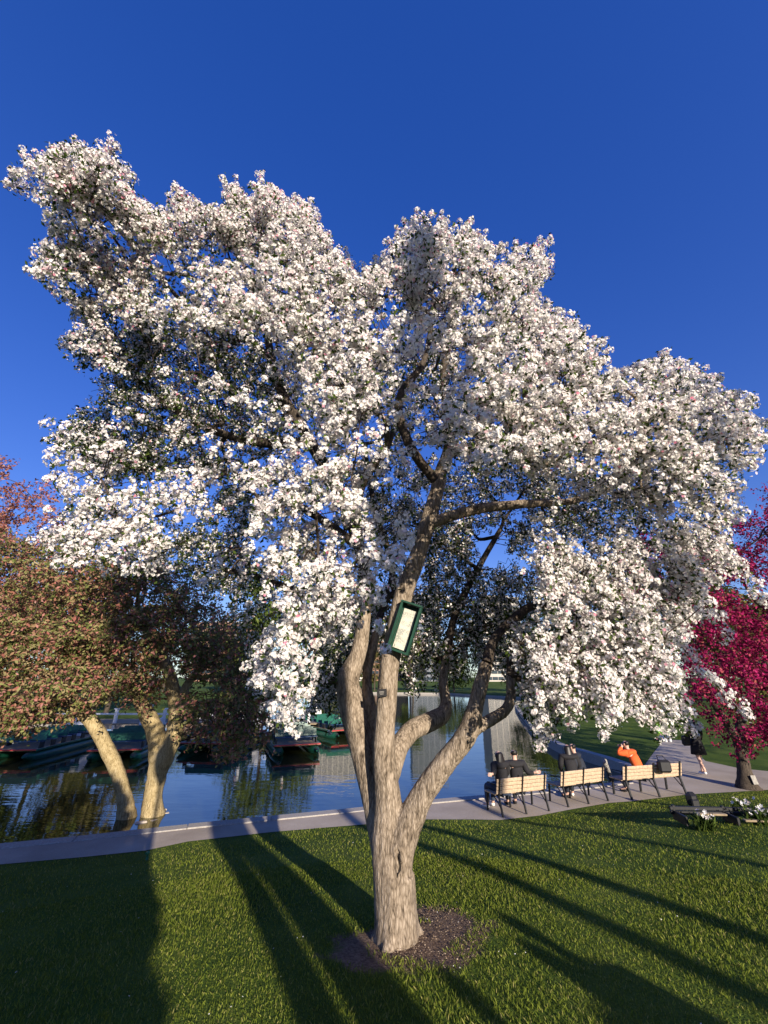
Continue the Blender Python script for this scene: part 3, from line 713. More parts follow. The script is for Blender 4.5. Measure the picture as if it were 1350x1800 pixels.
# ------------------------------------------------------------------ notice box and plant label on the trunk
def rotz_basis(xa, za):
    xa = xa.normalized(); ya = za.cross(xa).normalized(); za = xa.cross(ya); return Matrix((xa, ya, za)).transposed()
bc = P(711, 1102, b0 - .17)
xa = P(730, 1102 + 6, b0 - .19) - P(692, 1102 - 7, b0 - .15); za = P(723, 1058, b0 - .18) - P(700, 1146, b0 - .14)
nb = empty('notice_box', bc); nb.rotation_euler = rotz_basis(xa, za).to_euler()
tag(nb, 'deep dark green box frame holding a white printed notice, fixed to the trunk', 'notice box')
BWd, BH, BD = .215, .50, .10
def part(name, size, c, mt, parent, bevel=.003):
    o = link(name, box_mesh(name, size, bevel), mt, parent); o.location = c; return o
part('back_panel', (BWd - .01, .012, BH - .01), (0, BD - .01, 0), M['box_green'], nb)
part('side_panel', (.026, BD, BH), (-BWd / 2, 0 + BD / 2, 0), M['box_green'], nb); part('side_panel', (.026, BD, BH), (BWd / 2, BD / 2, 0), M['box_green'], nb)
part('top_panel', (BWd + .03, BD + .012, .022), (0, BD / 2 - .003, BH / 2 + .008), M['box_green'], nb); part('bottom_panel', (BWd + .03, BD + .004, .022), (0, BD / 2, -BH / 2 - .008), M['box_green'], nb)
pv = np.array([(x * .072, 0, z * .215) for z in np.linspace(-1, 1, 9) for x in np.linspace(-1, 1, 5)]); pv[:, 1] = .004 * np.sin(pv[:, 2] * 22) + .002 * np.sin(pv[:, 0] * 60)
pf = [(r_ * 5 + c, r_ * 5 + c + 1, r_ * 5 + c + 6, r_ * 5 + c + 5) for r_ in range(8) for c in range(4)]
pa = link('paper', np_mesh('paper', pv, pf, True), M['paper'], nb); pa.location = (0, BD - .03, -.02)
part('strap', (BWd * .7, .012, .03), (0, BD + .004, .12), M['iron'], nb); part('mount_block', (.08, .07, .3), (0, BD + .03, 0), M['box_green'], nb)
hL, nL = on_trunk(677, 1218); lc = hL + Vector((-.035, -.012, 0))
pl = empty('plant_label', lc); pl.rotation_euler = (R(-6), R(-4), R(-6)); tag(pl, 'small black name plate on the middle stem below the notice box', 'label')
part('plate', (.105, .008, .075), (0, 0, 0), M['iron'], pl)
for k in range(3): part('text_line', (.05 - .012 * (k == 2), .002, .004), (0, -.004, .012 - k * .012), M['post'], pl, 0)
part('screw', (.012, .05, .012), (0, .025, 0), M['iron'], pl, 0)

# ------------------------------------------------------------------ neighbouring small trees
def spray_tree(name, label, root, stems, crown, n_spray, spray_len, clump, n_leaf, leaf_size, leaf_mat, bark_mat, axis, group=None, flower=False, n_bough=26, droop=.25):
    """stems: lists of (x,y,z,r); crown: function giving n world points"""
    t = empty(name, root); tag(t, label, 'tree', group); mi = Matrix.Translation(-Vector(root))
    sk_ = Skeleton()
    for q in stems: sk_.limb(q, 0, 9, False, 5)
    pts_ = crown(n_spray); ax = np.array(axis)
    c_, _ = kmeans(pts_, n_bough)
    for q in np.argsort([sk_.nearest(c, ax)[3] for c in c_]): sk_.connect(c_[q], ax, .06, .02, False, 5, .15)
    c_, _ = kmeans(pts_, n_bough * 4, 4)
    for q in np.argsort([sk_.nearest(c, ax)[3] for c in c_]): sk_.connect(c_[q], ax, .022, .008, True, 3, .12)
    tr = link('trunk', sk_.tubes[0].mesh('trunk'), bark_mat, t); tr.matrix_parent_inverse = mi
    cr = []
    for p in pts_:
        o_ = np.array((*(p[:2] - ax), .4)); o_ /= np.linalg.norm(o_); d = o_ * .6 + rng.normal(size=3) * .5 + np.array((0, 0, -droop)); d /= np.linalg.norm(d)
        L = spray_len * rng.uniform(.6, 1.3); k = max(3, int(L / clump))
        for i in range(k): cr.append(p + d * L * (i / k - .5) + rng.normal(size=3) * clump * .45)
        sk_.fine[0].add([p - d * L * .5, p, p + d * L * .5], [.008, .006, .004], 3, False)
    tw = link('twigs', sk_.fine[0].mesh('twigs', False), M['twig'], tr); tag(tw, kind='stuff'); tw.matrix_parent_inverse = Matrix.Identity(4)
    cr = np.array(cr); idx = np.repeat(np.arange(len(cr)), n_leaf); v = sphere_dirs(len(idx))
    pos_ = cr[idx] + v * (clump * rng.uniform(.3, 1.2, len(idx)))[:, None]; v = v + np.array((0, 0, .6)) + .6 * rng.normal(size=v.shape)
    sz = leaf_size * rng.uniform(.7, 1.3, len(idx))
    V, F = flowers(pos_, v, sz, True, True) if flower else leaves(pos_, v, sz, .5)
    cw = link('crown', np_mesh('crown', V, F), leaf_mat, t); cw.matrix_parent_inverse = mi; tag(cw, kind='stuff')
    return t
def px_crown(poly, f0, f1, zmin=.6, holes=()):
    xs = [q[0] for q in poly]; ys = [q[1] for q in poly]
    def fn(n):
        out = []
        while len(out) < n:
            px, py = rng.uniform(min(xs), max(xs)), rng.uniform(min(ys), max(ys))
            if not inpoly(px, py, poly) or any(((px - h[0]) / h[2]) ** 2 + ((py - h[1]) / h[3]) ** 2 < 1 for h in holes): continue
            u = rng.beta(1, 1.6); p = np.array(P(px, py, f0 + (f1 - f0) * u))
            if p[2] < zmin: continue
            if noise.noise(Vector((p[0] * .8, p[1] * .8, p[2] * 1.7))) + .4 * noise.noise(Vector(p) * 2.6) < -.12 + .1 * rng.random(): continue
            out.append(p)
        return np.array(out)
    return fn
# tan-trunked budding tree standing at the water's edge
LB = G(240, 1430, -.25); lf = LB.y
def stem(l): return px_limb(l)
spray_tree('budding_crabapple', 'tan-trunked budding crabapple with pink and yellow-green leaves at the water edge', LB,
    [stem([(222, 1446, lf - .1, 36), (219, 1405, lf - .2, 25), (207, 1360, lf - .25, 23), (190, 1320, lf - .3, 24), (165, 1275, lf - .4, 22), (140, 1245, lf - .5, 24), (95, 1200, lf - .7, 15), (40, 1160, lf - .9, 9)]),
     stem([(268, 1446, lf + .1, 46), (268, 1410, lf + .1, 33), (274, 1370, lf + .1, 32), (286, 1330, lf + .1, 38), (303, 1300, lf + .1, 29), (311, 1250, lf + .1, 27), (300, 1195, lf + .1, 22), (280, 1140, lf + .1, 15), (240, 1060, lf, 8)]),
     stem([(284, 1335, lf + .1, 40), (274, 1290, lf + .15, 30), (258, 1255, lf + .2, 26), (240, 1220, lf + .3, 20), (200, 1150, lf + .4, 12), (150, 1090, lf + .3, 8)]),
     stem([(310, 1250, lf + .1, 22), (328, 1205, lf + .2, 14), (350, 1180, lf + .3, 12), (375, 1160, lf + .4, 10), (410, 1120, lf + .6, 7)])],
    px_crown([(-140, 950), (-40, 930), (40, 960), (110, 940), (170, 985), (250, 975), (330, 1005), (400, 1075), (440, 1110), (470, 1180), (480, 1270), (470, 1325), (400, 1330), (330, 1290), (300, 1215), (240, 1240), (170, 1235), (120, 1270), (20, 1290), (-140, 1290)], lf - 2.2, lf + 2.6, .55,
             [(310, 1230, 26, 60), (190, 1260, 30, 40)]),
    2100, .8, .14, 8, .052, M['leaf_bud'], M['bark_tan'], (LB.x, LB.y))
# pale stone ring and earth under it
ring = empty('stone_planter', (LB.x, LB.y, -.42)); tag(ring, 'low ring of pale stones round the foot of the tan trunks', 'planter')
soil_me = bmesh.new(); bmesh.ops.create_cone(soil_me, cap_ends=True, segments=18, radius1=.75, radius2=.55, depth=.42); so = link('soil', bm_mesh('soil', soil_me), M['stone'], ring); so.location = (0, 0, -.12)
for k in range(13):
    a_ = k * 2 * math.pi / 13; o_ = link('stone', box_mesh('stone', (.34, .2, .3), .06), M['stone'], ring)
    o_.location = (math.cos(a_) * .72, math.sin(a_) * .64, random.uniform(-.06, 0)); o_.rotation_euler = (0, random.uniform(-.1, .1), a_ + math.pi / 2)
# reddish tree behind it
RBx = P(-60, 1200, 24.0); RB = Vector((RBx.x, 24.0, -.2))
spray_tree('red_leaved_tree', 'reddish-leaved tree rising behind the budding crabapple', (RB.x, 24, -.6),
    [[(RB.x, 24, -.6, .22), (RB.x + .1, 24, 2, .18), (RB.x, 24.2, 4, .14), (RB.x + .4, 24, 6.5, .08), (RB.x + .6, 24, 9, .03)]],
    px_crown([(-260, 900), (-120, 820), (0, 800), (14, 835), (40, 850), (95, 850), (110, 900), (150, 940), (190, 1000), (260, 1040), (150, 1100), (-300, 1100)], 21.5, 27, 1.0), 520, 1.2, .26, 9, .10, M['leaf_red'], M['bark_dark'], (RB.x, 24))
# magenta tree by the path
MG = G(1312, 1386); mf = MG.y
spray_tree('magenta_crabapple', 'magenta-blossoming crabapple with a dark trunk beside the path', MG,
    [stem([(1318, 1392, mf, 50), (1314, 1380, mf, 34), (1309, 1355, mf, 22), (1304, 1325, mf, 18), (1300, 1300, mf, 18), (1310, 1250, mf + .1, 15), (1340, 1180, mf + .2, 12), (1380, 1080, mf + .2, 8)]),
     stem([(1302, 1310, mf, 15), (1270, 1260, mf - .3, 12), (1235, 1200, mf - .6, 9), (1215, 1130, mf - .6, 6)])],
    px_crown([(1185, 1150), (1195, 1080), (1110, 1060), (1085, 1000), (1120, 940), (1190, 960), (1260, 920), (1325, 905), (1335, 870), (1400, 840), (1520, 860), (1640, 960), (1660, 1120), (1600, 1260), (1480, 1310), (1395, 1290), (1345, 1310), (1300, 1322), (1270, 1300), (1225, 1255)], mf - 2.4, mf + 3.0, 1.1),
    1250, .75, .15, 13, .044, M['petal_magenta'], M['bark_dark'], (MG.x, MG.y), None, True)
pm = box_mesh('tree_tag', (.16, .02, .22), .004); tgo = link('tree_tag', pm, M['post']); tgo.location = P(1326, 1371, mf - .25); tgo.rotation_euler = (R(-12), 0, R(10))
tag(tgo, 'small grey plate at the foot of the dark magenta-tree trunk', 'plate')

# ------------------------------------------------------------------ trees across the water
def far_tree(name, h, spread, leafm, seed, n_leaf=5200, weep=0.0, leaf=.24):
    global rng
    rng = np.random.default_rng(seed); t = empty(name, (0, 0, 0)); sk_ = Skeleton()
    sk_.limb([(0, 0, -.3, h * .022), (h * .01, 0, h * .15, h * .018), (-h * .01, 0, h * .3, h * .015), (0, h * .02, h * .55, h * .009), (0, 0, h * .85, h * .003)], 0, 7, False, 3)
    lobes = []
    for k in range(22):
        a_ = rng.uniform(0, 6.28); z = h * rng.uniform(.28, .92); rr = spread * math.sqrt(max(.05, 1 - ((z / h - .55) / .45) ** 2)) * rng.uniform(.35, .95)
        lobes.append((rr * math.cos(a_), rr * math.sin(a_), z, spread * rng.uniform(.22, .42)))
    for l in sorted(lobes, key=lambda q: q[2]): sk_.connect(np.array(l[:3]), np.zeros(2), h * .010, h * .003, False, 4, .1)
    tr = link('trunk', sk_.tubes[0].mesh('trunk'), M['bark_dark'], t)
    lob = np.array(lobes); idx = rng.integers(0, len(lob), n_leaf); v = sphere_dirs(n_leaf); rad = lob[idx, 3] * rng.uniform(.3, 1.08, n_leaf) ** .6
    p = lob[idx, :3] + v * rad[:, None] * np.array((1, 1, .75)); 
    if weep: p[:, 2] -= weep * rng.random(n_leaf) ** 2 * h * .5; p = p[p[:, 2] > .5]; v = v[:len(p)]
    V, F = leaves(p, v[:len(p)] + rng.normal(size=p.shape) * .5 + np.array((0, 0, .4)), leaf * rng.uniform(.6, 1.3, len(p)), .6)
    cr = link('crown', np_mesh('crown', V, F), leafm, t); tag(cr, kind='stuff'); return t
protoA = far_tree('shade_tree', 15, 6.2, M['leaf_far'], 3)
protoB = far_tree('shade_tree', 12, 5.2, M['leaf_olive'], 4)
protoC = far_tree('willow_tree', 11, 5.5, M['leaf_far'], 5, 6500, .55)
for q in (protoA, protoB, protoC): tag(q, None, 'tree', 'trees across the lagoon')
used = set()
spots = [('B', -23, 38, .8, None), ('A', -27, 37, .8, None), ('B', -34, 37, 1.0, None), ('A', -42, 36, .95, None), ('B', -50, 34, 1.0, None), ('A', -18.5, 70, 1.25, 'tall green tree on the far bank mirrored between the moored boats and the trunk'), ('B', -30, 92, 1.0, None), ('C', -12, 95, .8, None), ('B', -2, 96, .75, None), ('A', 6, 95, .62, None), ('C', 14, 90, .8, None),
         ('A', 24, 74, .85, None), ('C', 30, 55, .85, None), ('B', 36, 46, .9, None), ('A', 44, 58, 1.1, None), ('B', 52, 40, 1.0, None), ('C', 24, 62, .9, None),
         ('A', -44, 90, 1.1, None), ('B', -58, 84, 1.2, None), ('A', -72, 78, 1.1, None), ('B', -88, 64, 1.2, None), ('B', 62, 62, 1.2, None), ('A', 34, 84, 1.1, None), ('C', 20, 45, .55, None), ('B', 30, 36, .62, None)]
for i_, (kd_, x, y, sc_, lb) in enumerate(spots):
    src = {'A': protoA, 'B': protoB, 'C': protoC}[kd_]
    o_ = src if kd_ not in used else copy_tree(src); used.add(kd_)
    o_.location = (x, y, 0); o_.rotation_euler = (0, 0, i_ * 2.1); o_.scale = (sc_, sc_, sc_ * (1 + .08 * math.sin(i_ * 3)))
    base_lb = {'A': 'green shade tree among the row across the lagoon', 'B': 'olive-brown shade tree among the row across the lagoon', 'C': 'pale green willow among the row across the lagoon'}[kd_]
    if y < 47 and x < 0: base_lb = base_lb.replace('among the row across the lagoon', 'standing behind the landing stage')
    elif x > 18 and y < 70: base_lb = base_lb.replace('among the row across the lagoon', 'on the lawn beyond the curved kerb')
    elif x < -25: base_lb = base_lb.replace('among the row across the lagoon', 'far behind the landing stage trees')
    tag(o_, lb or base_lb, 'tree', 'trees across the lagoon')
rng = np.random.default_rng(23)

# ------------------------------------------------------------------ city blocks beyond the park
m, n, b = mat('window glass'); b.inputs['Base Color'].default_value = (.03, .045, .06, 1); b.inputs['Roughness'].default_value = .15; M['glass'] = m
def building(x, y, wx, wy, h, mt, label, nx, nz):
    t = empty('office_building', (x, y, 0)); tag(t, label, 'building')
    w_ = link('wall', box_mesh('wall', (wx, wy, h)), mt, t); w_.location = (0, 0, h / 2)
    r_ = link('roof', box_mesh('roof', (wx * .6, wy * .6, h * .06)), M['granite'], t); r_.location = (0, 0, h * 1.03)
    pc = link('parapet', box_mesh('parapet', (wx + .8, wy + .8, 1.2)), mt, t); pc.location = (0, 0, h + .3)
    bm = bmesh.new(); sx, sz = wx / nx, h / nz
    for a_ in range(nx):
        for c_ in range(nz): add_box(bm, (-wx / 2 + (a_ + .5) * sx, -wy / 2, (c_ + .5) * sz), (sx * .88, .5, sz * .5))
    wi = link('windows', bm_mesh('windows', bm), M['glass'], t); tag(wi, kind='stuff')
M['pale_wall'] = plain('pale facade', (.46, .42, .37), .8, .12, .3); M['brick_wall'] = plain('brick facade', (.30, .17, .12), .85, .2, .4); M['grey_wall'] = plain('grey facade', (.15, .16, .18), .6, .15, .3)
building(-27, 250, 24, 20, 44, M['pale_wall'], 'pale tall block mirrored left of the main trunk', 9, 14)
building(24, 260, 18, 20, 46, M['grey_wall'], 'grey office tower mirrored beside the right limb', 6, 16)
building(66, 250, 22, 20, 44, M['pale_wall'], 'pale tower mirrored behind the couple on the bench', 7, 14)
building(-88, 250, 34, 20, 30, M['brick_wall'], 'broad brick block beyond the moored boats', 12, 9)
building(2, 290, 26, 20, 26, M['brick_wall'], 'lower brick block between the two towers', 10, 8)

# ------------------------------------------------------------------ swan boats and landing stage
def swan_boat():
    t = empty('swan_boat'); L, W_ = 7.0, 2.6
    for sx in (-1, 1):
        q = np.array([(sx * W_ / 2 * .78, y, .12 + (.10 if abs(y) > 3.3 else 0), r_) for y, r_ in ((-3.7, .05), (-3.4, .18), (-2.9, .30), (-1.5, .34), (1.5, .34), (2.9, .30), (3.4, .18), (3.7, .05))])
        tb_ = Tubes(); tb_.add(q[:, :3], q[:, 3], 12); link('pontoon', tb_.mesh('pontoon'), M['hull'], t)
    part('deck', (W_, L * .92, .08), (0, 0, .50), M['dock'], t, .01)
    for sx in (-1, 1): part('side_rail', (.06, L * .92, .10), (sx * (W_ / 2 + .02), 0, .50), M['hull'], t, .01)
    for sy in (-1, 1): part('end_rail', (W_ + .02, .06, .07), (0, sy * L * .46, .52), M['red'], t, .01)
    for k in range(5):
        y = -2.6 + k * .95; bn = part('bench_seat', (W_ * .92, .36, .06), (0, y, .88), M['blue_paint'], t, .01)
        o_ = link('bench_back', box_mesh('bench_back', (W_ * .92, .05, .42), .01), M['hull'], bn); o_.location = (0, .22, .24); o_.rotation_euler = (R(-12), 0, 0)
        for sx in (-1, 1): o_ = link('bench_end', box_mesh('bench_end', (.06, .38, .40), .01), M['iron'], bn); o_.location = (sx * W_ * .44, 0, -.18)
    # the swan at the stern: breast, folded wings, S-shaped neck, head and bill
    sw = link('swan_body', skin('swan_body', [(0, 2.75, .95), (0, 2.35, 1.05), (0, 2.1, 1.25), (0, 3.25, 1.05), (0, 3.65, 1.35)], [(0, 1), (1, 2), (0, 3), (3, 4)], [(.62, .55), (.50, .50), (.22, .25), (.48, .48), (.10, .14)]), M['white_paint'], t)
    tb_ = Tubes(); q = smooth_path([(0, 2.15, 1.2, .17), (0, 1.95, 1.6, .12), (0, 2.05, 2.0, .095), (0, 2.12, 2.35, .085), (0, 1.95, 2.58, .10), (0, 1.75, 2.52, .07)], 5); tb_.add(q[:, :3], q[:, 3], 10); link('neck', tb_.mesh('neck'), M['white_paint'], sw)
    tb_ = Tubes(); tb_.add([(0, 1.80, 2.53), (0, 1.62, 2.47), (0, 1.52, 2.44)], [.055, .035, .01], 8); link('bill', tb_.mesh('bill'), M['orange'], sw)
    for sx in (-1, 1):
        bm = bmesh.new()
        for k in range(6): add_box(bm, (sx * (.50 + .10 * k / 5), 2.55 + k * .17, 1.18 + .10 * math.sin(k)), (.08, .52, .9 - .09 * k), Matrix.Rotation(R(-28 + 3 * k), 3, 'X') @ Matrix.Rotation(R(sx * 14), 3, 'Y'), .03)
        link('wing', bm_mesh('wing', bm), M['white_paint'], sw)
    tag(t, 'swan boat', 'boat', 'swan boats moored at the landing'); return t
boat = swan_boat()
for i_, (px, py, rz, lb) in enumerate([(150, 1345, 12, 'green-hulled swan boat with red rails moored behind the leaning tan trunk'), (478, 1334, 20, 'swan boat whose green pontoon shows under the hanging white blossom'),
        (350, 1330, -8, 'swan boat in shade beside the fork of the tan trunks'), (-30, 1345, 5, 'swan boat at the tan landing stage end'), (560, 1302, 35, 'far swan boat alone behind the hanging white blossom')]):
    o_ = boat if i_ == 0 else copy_tree(boat); p = G(px, py, -.3); o_.location = (p.x, p.y + 3.4, -.28); o_.scale = (.8, .8, .72); o_.rotation_euler = (0, 0, R(rz)); tag(o_, lb, 'boat', 'swan boats moored at the landing')
stg = empty('landing_stage', (-19, 29, -.3)); tag(stg, 'tan plank landing stage with white posts behind the swan boats', 'dock')
for k in range(30): o_ = part('plank', (.95, 3.0, .06), (-14.5 + k * 1.0, 0, .62 + .01 * math.sin(k * 5)), M['dock'], stg, .008)
for k in range(11):
    po = part('post', (.16, .16, 2.1), (-14.5 + k * 2.9, -1.3, .35), M['white_paint'], stg, .015); cp_ = link('cap', box_mesh('cap', (.24, .24, .08), .015), M['white_paint'], po); cp_.location = (0, 0, 1.08)
for k in range(10): part('rail', (2.74, .06, .10), (-13.05 + k * 2.9, -1.3, 1.15), M['white_paint'], stg, .01)

# ------------------------------------------------------------------ benches
def make_bench(length=1.72):
    t = empty('park_bench')
    for k in range(5): part('seat_slat', (length, .085, .035), (0, .10 + k * .095, .445), M['wood'], t, .006)
    for k in range(4):
        z = .50 + k * .088; o_ = part('back_slat', (length, .035, .078), (0, -.012 - k * .022, z), M['wood'], t, .008); o_.rotation_euler = (R(14), 0, 0)
    for sx in (-.455, 0, .455):
        x = sx * length
        def bar(nm, p0, p1, w_, d_, par=t):
            p0, p1 = Vector(p0), Vector(p1); o2 = link(nm, box_mesh(nm, (w_, d_, (p1 - p0).length), .005), M['iron'], par)
            o2.location = (p0 + p1) / 2; o2.rotation_euler = (p1 - p0).to_track_quat('Z', 'Y').to_euler(); return o2
        bar('rear_leg', (x, -.12, 0), (x, -.005, .46), .045, .045); bar('front_leg', (x, .54, 0), (x, .50, .43), .045, .045)
        bar('back_support', (x, -.005, .40), (x, -.135, .86), .045, .03); bar('seat_support', (x, .02, .42), (x, .54, .42), .045, .03); bar('brace', (x, -.09, .14), (x, .20, .40), .025, .02)
        bar('arm_rest', (x, -.06, .66), (x, .46, .64), .04, .025) if sx else None
    return t
bench = make_bench(); BEN = []
for i_, (a_, b_, lb) in enumerate([((885, 1438), (966, 1427), 'slatted bench carrying the couple with a dark-haired hooded partner, beside the lit path'), ((1000, 1420), (1070, 1409), 'slatted bench carrying the embracing pair, next to the leaning grey post'), ((1112, 1407), (1208, 1398), 'slatted bench carrying the person in orange')]):
    o_ = bench if i_ == 0 else copy_tree(bench); p0, p1 = G(*a_), G(*b_); d = (p1 - p0).xy; ang = math.atan2(d.y, d.x)
    c = (p0 + p1) / 2 + Vector((-math.sin(ang), math.cos(ang), 0)) * .12
    o_.location = (c.x, c.y, .01); o_.rotation_euler = (0, 0, ang); o_.scale = (min(1.25, d.length / (1.72 * .91)), .92, .92); BEN.append((c, ang))
    tag(o_, lb, 'bench', 'park benches along the lagoon path')

# ------------------------------------------------------------------ people
def hand(V, E, Rr, wrist_i, base, d, side):
    """palm with four fingers and a thumb"""
    d = Vector(d).normalized(); s_ = Vector(side).normalized(); pi = len(V); V.append(base + d * .07); Rr.append((.036, .02)); E.append((wrist_i, pi))
    curl = d.cross(s_)
    for k, L in enumerate((.062, .072, .068, .055)):
        r0 = base + d * .085 + s_ * (-.03 + .02 * k); a_ = len(V)
        V.extend([r0, r0 + d * L * .55 + curl * .01, r0 + d * L + curl * .03]); Rr.extend([.010, .009, .007]); E.extend([(pi, a_), (a_, a_ + 1), (a_ + 1, a_ + 2)])
    a_ = len(V); r0 = base + d * .035 - s_ * .032; V.extend([r0, r0 + d * .03 - s_ * .025 + curl * .01]); Rr.extend([.012, .009]); E.extend([(pi, a_), (a_, a_ + 1)])
def person(label, loc, rz, seated=False, top='black', legs='navy', hair='short', arms=None, skirt=False, shoes='white_cloth', turn=0, lean=0.0, knee_w=.10, stride=0.0, group=None):
    t = empty('person', loc, rz); tag(t, label, 'person', group); v = Vector
    hz = .50 if seated else .94; fy = -.02 if seated else 0
    pel = v((0, fy, hz)); sp_ = pel + v((0, lean * .3 - .02, .22)); ch = pel + v((0, lean * .7 - .02, .42)); nk = pel + v((0, lean, .55)); hb = nk + v((.0, .02, .055)); hc = nk + v((0, .03, .135)); ht = nk + v((0, .01, .215))
    V = [pel, sp_, ch, nk, hb, hc, ht]; E = [(0, 1), (1, 2), (2, 3), (3, 4), (4, 5), (5, 6)]; Rr = [(.13, .095), (.095, .07), (.10, .075), .05, (.062, .07), (.078, .095), (.06, .07)]
    LV, LE, LR = [pel], [], [(.165, .125)]; TV, TE, TR = [pel + v((0, 0, -.04)), sp_, ch, nk + v((0, -.005, -.065)), nk + v((0, 0, .0))], [(0, 1), (1, 2), (2, 3), (3, 4)], [(.18, .14), (.17, .135), (.20, .145), (.15, .105), (.08, .08)]
    ends = []
    for s_ in (-1, 1):
        hip = pel + v((s_ * .10, 0, -.03))
        if seated: kn = v((s_ * knee_w, fy + .44, .50)); an = v((s_ * (knee_w + .01), fy + .46 + .03 * s_, .09)); toe = an + v((s_ * .02, .16, -.05))
        else: kn = v((s_ * .10, .03 + s_ * stride * .5, .50)); an = v((s_ * .10, s_ * stride - .03, .09 + (.06 if s_ * stride < 0 else 0))); toe = an + v((s_ * .02, .15, -.05 if s_ * stride >= 0 else -.085))
        b_ = len(V); V += [hip, kn, an, toe]; E += [(0, b_), (b_, b_ + 1), (b_ + 1, b_ + 2), (b_ + 2, b_ + 3)]; Rr += [.092, .058, .04, .035]; ends.append((an, toe))
        b_ = len(LV); LV += [hip, kn, an + v((0, 0, .02))]; LE += [(0, b_), (b_, b_ + 1), (b_ + 1, b_ + 2)]; LR += [.105, .072, .058]
        sh = nk + v((s_ * .19, -.01, -.075)); el, wr = (arms or {}).get(s_, (v((s_ * .25, lean * .4 + .02, .28)), v((s_ * .20, lean * .4 + .20, .14))) if seated else (v((s_ * .25, -.03, .28)), v((s_ * .25, .05, .05))))
        el = pel + el; wr = pel + wr
        b_ = len(V); V += [sh, el, wr]; E += [(2, b_), (b_, b_ + 1), (b_ + 1, b_ + 2)]; Rr += [.058, .043, .03]
        hand(V, E, Rr, b_ + 2, wr, wr - el, v((0, 1, 0)).cross(wr - el) if abs((wr - el).normalized().y) < .9 else v((1, 0, 0)))
        b_ = len(TV); TV += [sh, el, wr]; TE += [(3, b_), (b_, b_ + 1), (b_ + 1, b_ + 2)]; TR += [.092, .068, .05]
    bd = link('body', skin('body', V, E, Rr, 1), M['skin'], t)
    # face: brow, nose, ears, eyes, mouth
    fm = bmesh.new()
    add_box(fm, hc + v((0, .098, -.005)), (.026, .035, .045), None, .008)
    for s_ in (-1, 1): add_box(fm, hc + v((s_ * .082, -.005, -.01)), (.018, .035, .058), None, .007)
    link('nose_and_ears', bm_mesh('face', fm), M['skin'], bd)
    for s_ in (-1, 1): o_ = link('eye', box_mesh('eye', (.024, .012, .012), .004, hc + v((s_ * .032, .088, .018))), M['iron'], bd)
    link('mouth', box_mesh('mouth', (.05, .012, .012), .004, hc + v((0, .086, -.052))), M['red'], bd)
    link('top', skin('top', TV, TE, TR), M[top], t)
    if skirt:
        bm = bmesh.new(); bmesh.ops.create_cone(bm, cap_ends=True, segments=16, radius1=.25, radius2=.17, depth=.44)
        for q in bm.verts: q.co = pel + v((q.co.x, q.co.y * .8, q.co.z - .12))
        link('skirt', bm_mesh('skirt', bm, True), M[legs], t)
    else: link('trousers', skin('trousers', LV, LE, LR), M[legs], t)
    for an, toe in ends: link('shoe', skin('shoe', [an + v((0, -.04, -.045)), an + v((0, .05, -.045)), toe + v((0, .02, 0))], [(0, 1), (1, 2)], [(.045, .045), (.048, .045), (.042, .032)], 1), M[shoes], t)
    if hair == 'long': hv = [hc + v((0, -.015, .065)), hc + v((0, -.05, -.05)), nk + v((0, -.075, -.03)), nk + v((0, -.09, -.18))]; hr = [(.098, .105), (.10, .075), (.10, .05), (.08, .03)]
    elif hair == 'hood': hv = [hc + v((0, -.015, .065)), hc + v((0, -.04, -.04)), nk + v((0, -.06, -.02)), nk + v((0, -.07, -.10))]; hr = [(.105, .11), (.115, .09), (.13, .06), (.12, .04)]
    else: hv = [hc + v((0, -.012, .07)), hc + v((0, -.035, .0)), hc + v((0, -.045, -.05))]; hr = [(.090, .10), (.088, .07), (.07, .045)]
    link('hair', skin('hair', hv, [(i, i + 1) for i in range(len(hv) - 1)], hr), M['hair'], t)
    return t
def sit(bi, along, **kw):
    c, a_ = BEN[bi]; p = c + Vector((math.cos(a_), math.sin(a_), 0)) * along + Vector((-math.sin(a_), math.cos(a_), 0)) * .20
    lab_ = kw.pop('label'); return person(lab_, (p.x, p.y, .01), a_ + kw.pop('rz', 0), seated=True, **kw)
v = Vector
sit(0, -.42, label='long-haired person in a black coat with one arm along the bench back', top='black', legs='denim', hair='hood', rz=R(6), arms={-1: (v((-.30, -.12, .34)), v((-.38, -.15, .34)))})
sit(0, .04, label='short-haired person in a black jacket sitting close beside the hooded partner', top='black', legs='navy', rz=R(-14), shoes='black', arms={1: (v((.27, -.10, .28)), v((.40, -.16, .30)))})
sit(1, -.10, label='long-haired person in a dark brown-black coat leaning into a companion', top='black', legs='navy', hair='long', rz=R(-25), lean=.12, shoes='white_cloth')
sit(1, .26, label='person in a navy coat bowed over an embraced companion', top='navy', legs='navy', hair='short', rz=R(28), lean=.16, shoes='black')
sit(2, -.20, label='person in an orange jumper with hands raised to the head', top='orange', legs='navy', rz=R(20), lean=.24, shoes='black', arms={-1: (v((-.34, .36, .46)), v((-.12, .34, .60))), 1: (v((.24, .32, .30)), v((.03, .40, .54)))})
c, a_ = BEN[2]; hb_ = empty('hand_bag', (c.x + .28, c.y - .02, .01)); tag(hb_, 'black bag slung over the back of the bench beside the orange jumper', 'bag')
part('bag_body', (.34, .16, .30), (0, -.14, .72), M['bag'], hb_, .05); tb_ = Tubes(); tb_.add([(-.12, -.12, .84), (-.08, -.02, .95), (.08, -.02, .95), (.12, -.12, .84)], .012, 6); link('strap', tb_.mesh('strap'), M['bag'], hb_)
wk = G(1238, 1364); person('person walking away in a black top and short black skirt on the path', (wk.x, wk.y, .01), R(14), top='black', legs='black', skirt=True, hair='long', stride=.14, shoes='white_cloth')
wb = empty('shoulder_bag', (wk.x - .36, wk.y - .05, .01)); tag(wb, 'black shoulder bag carried by the person walking on the path', 'bag')
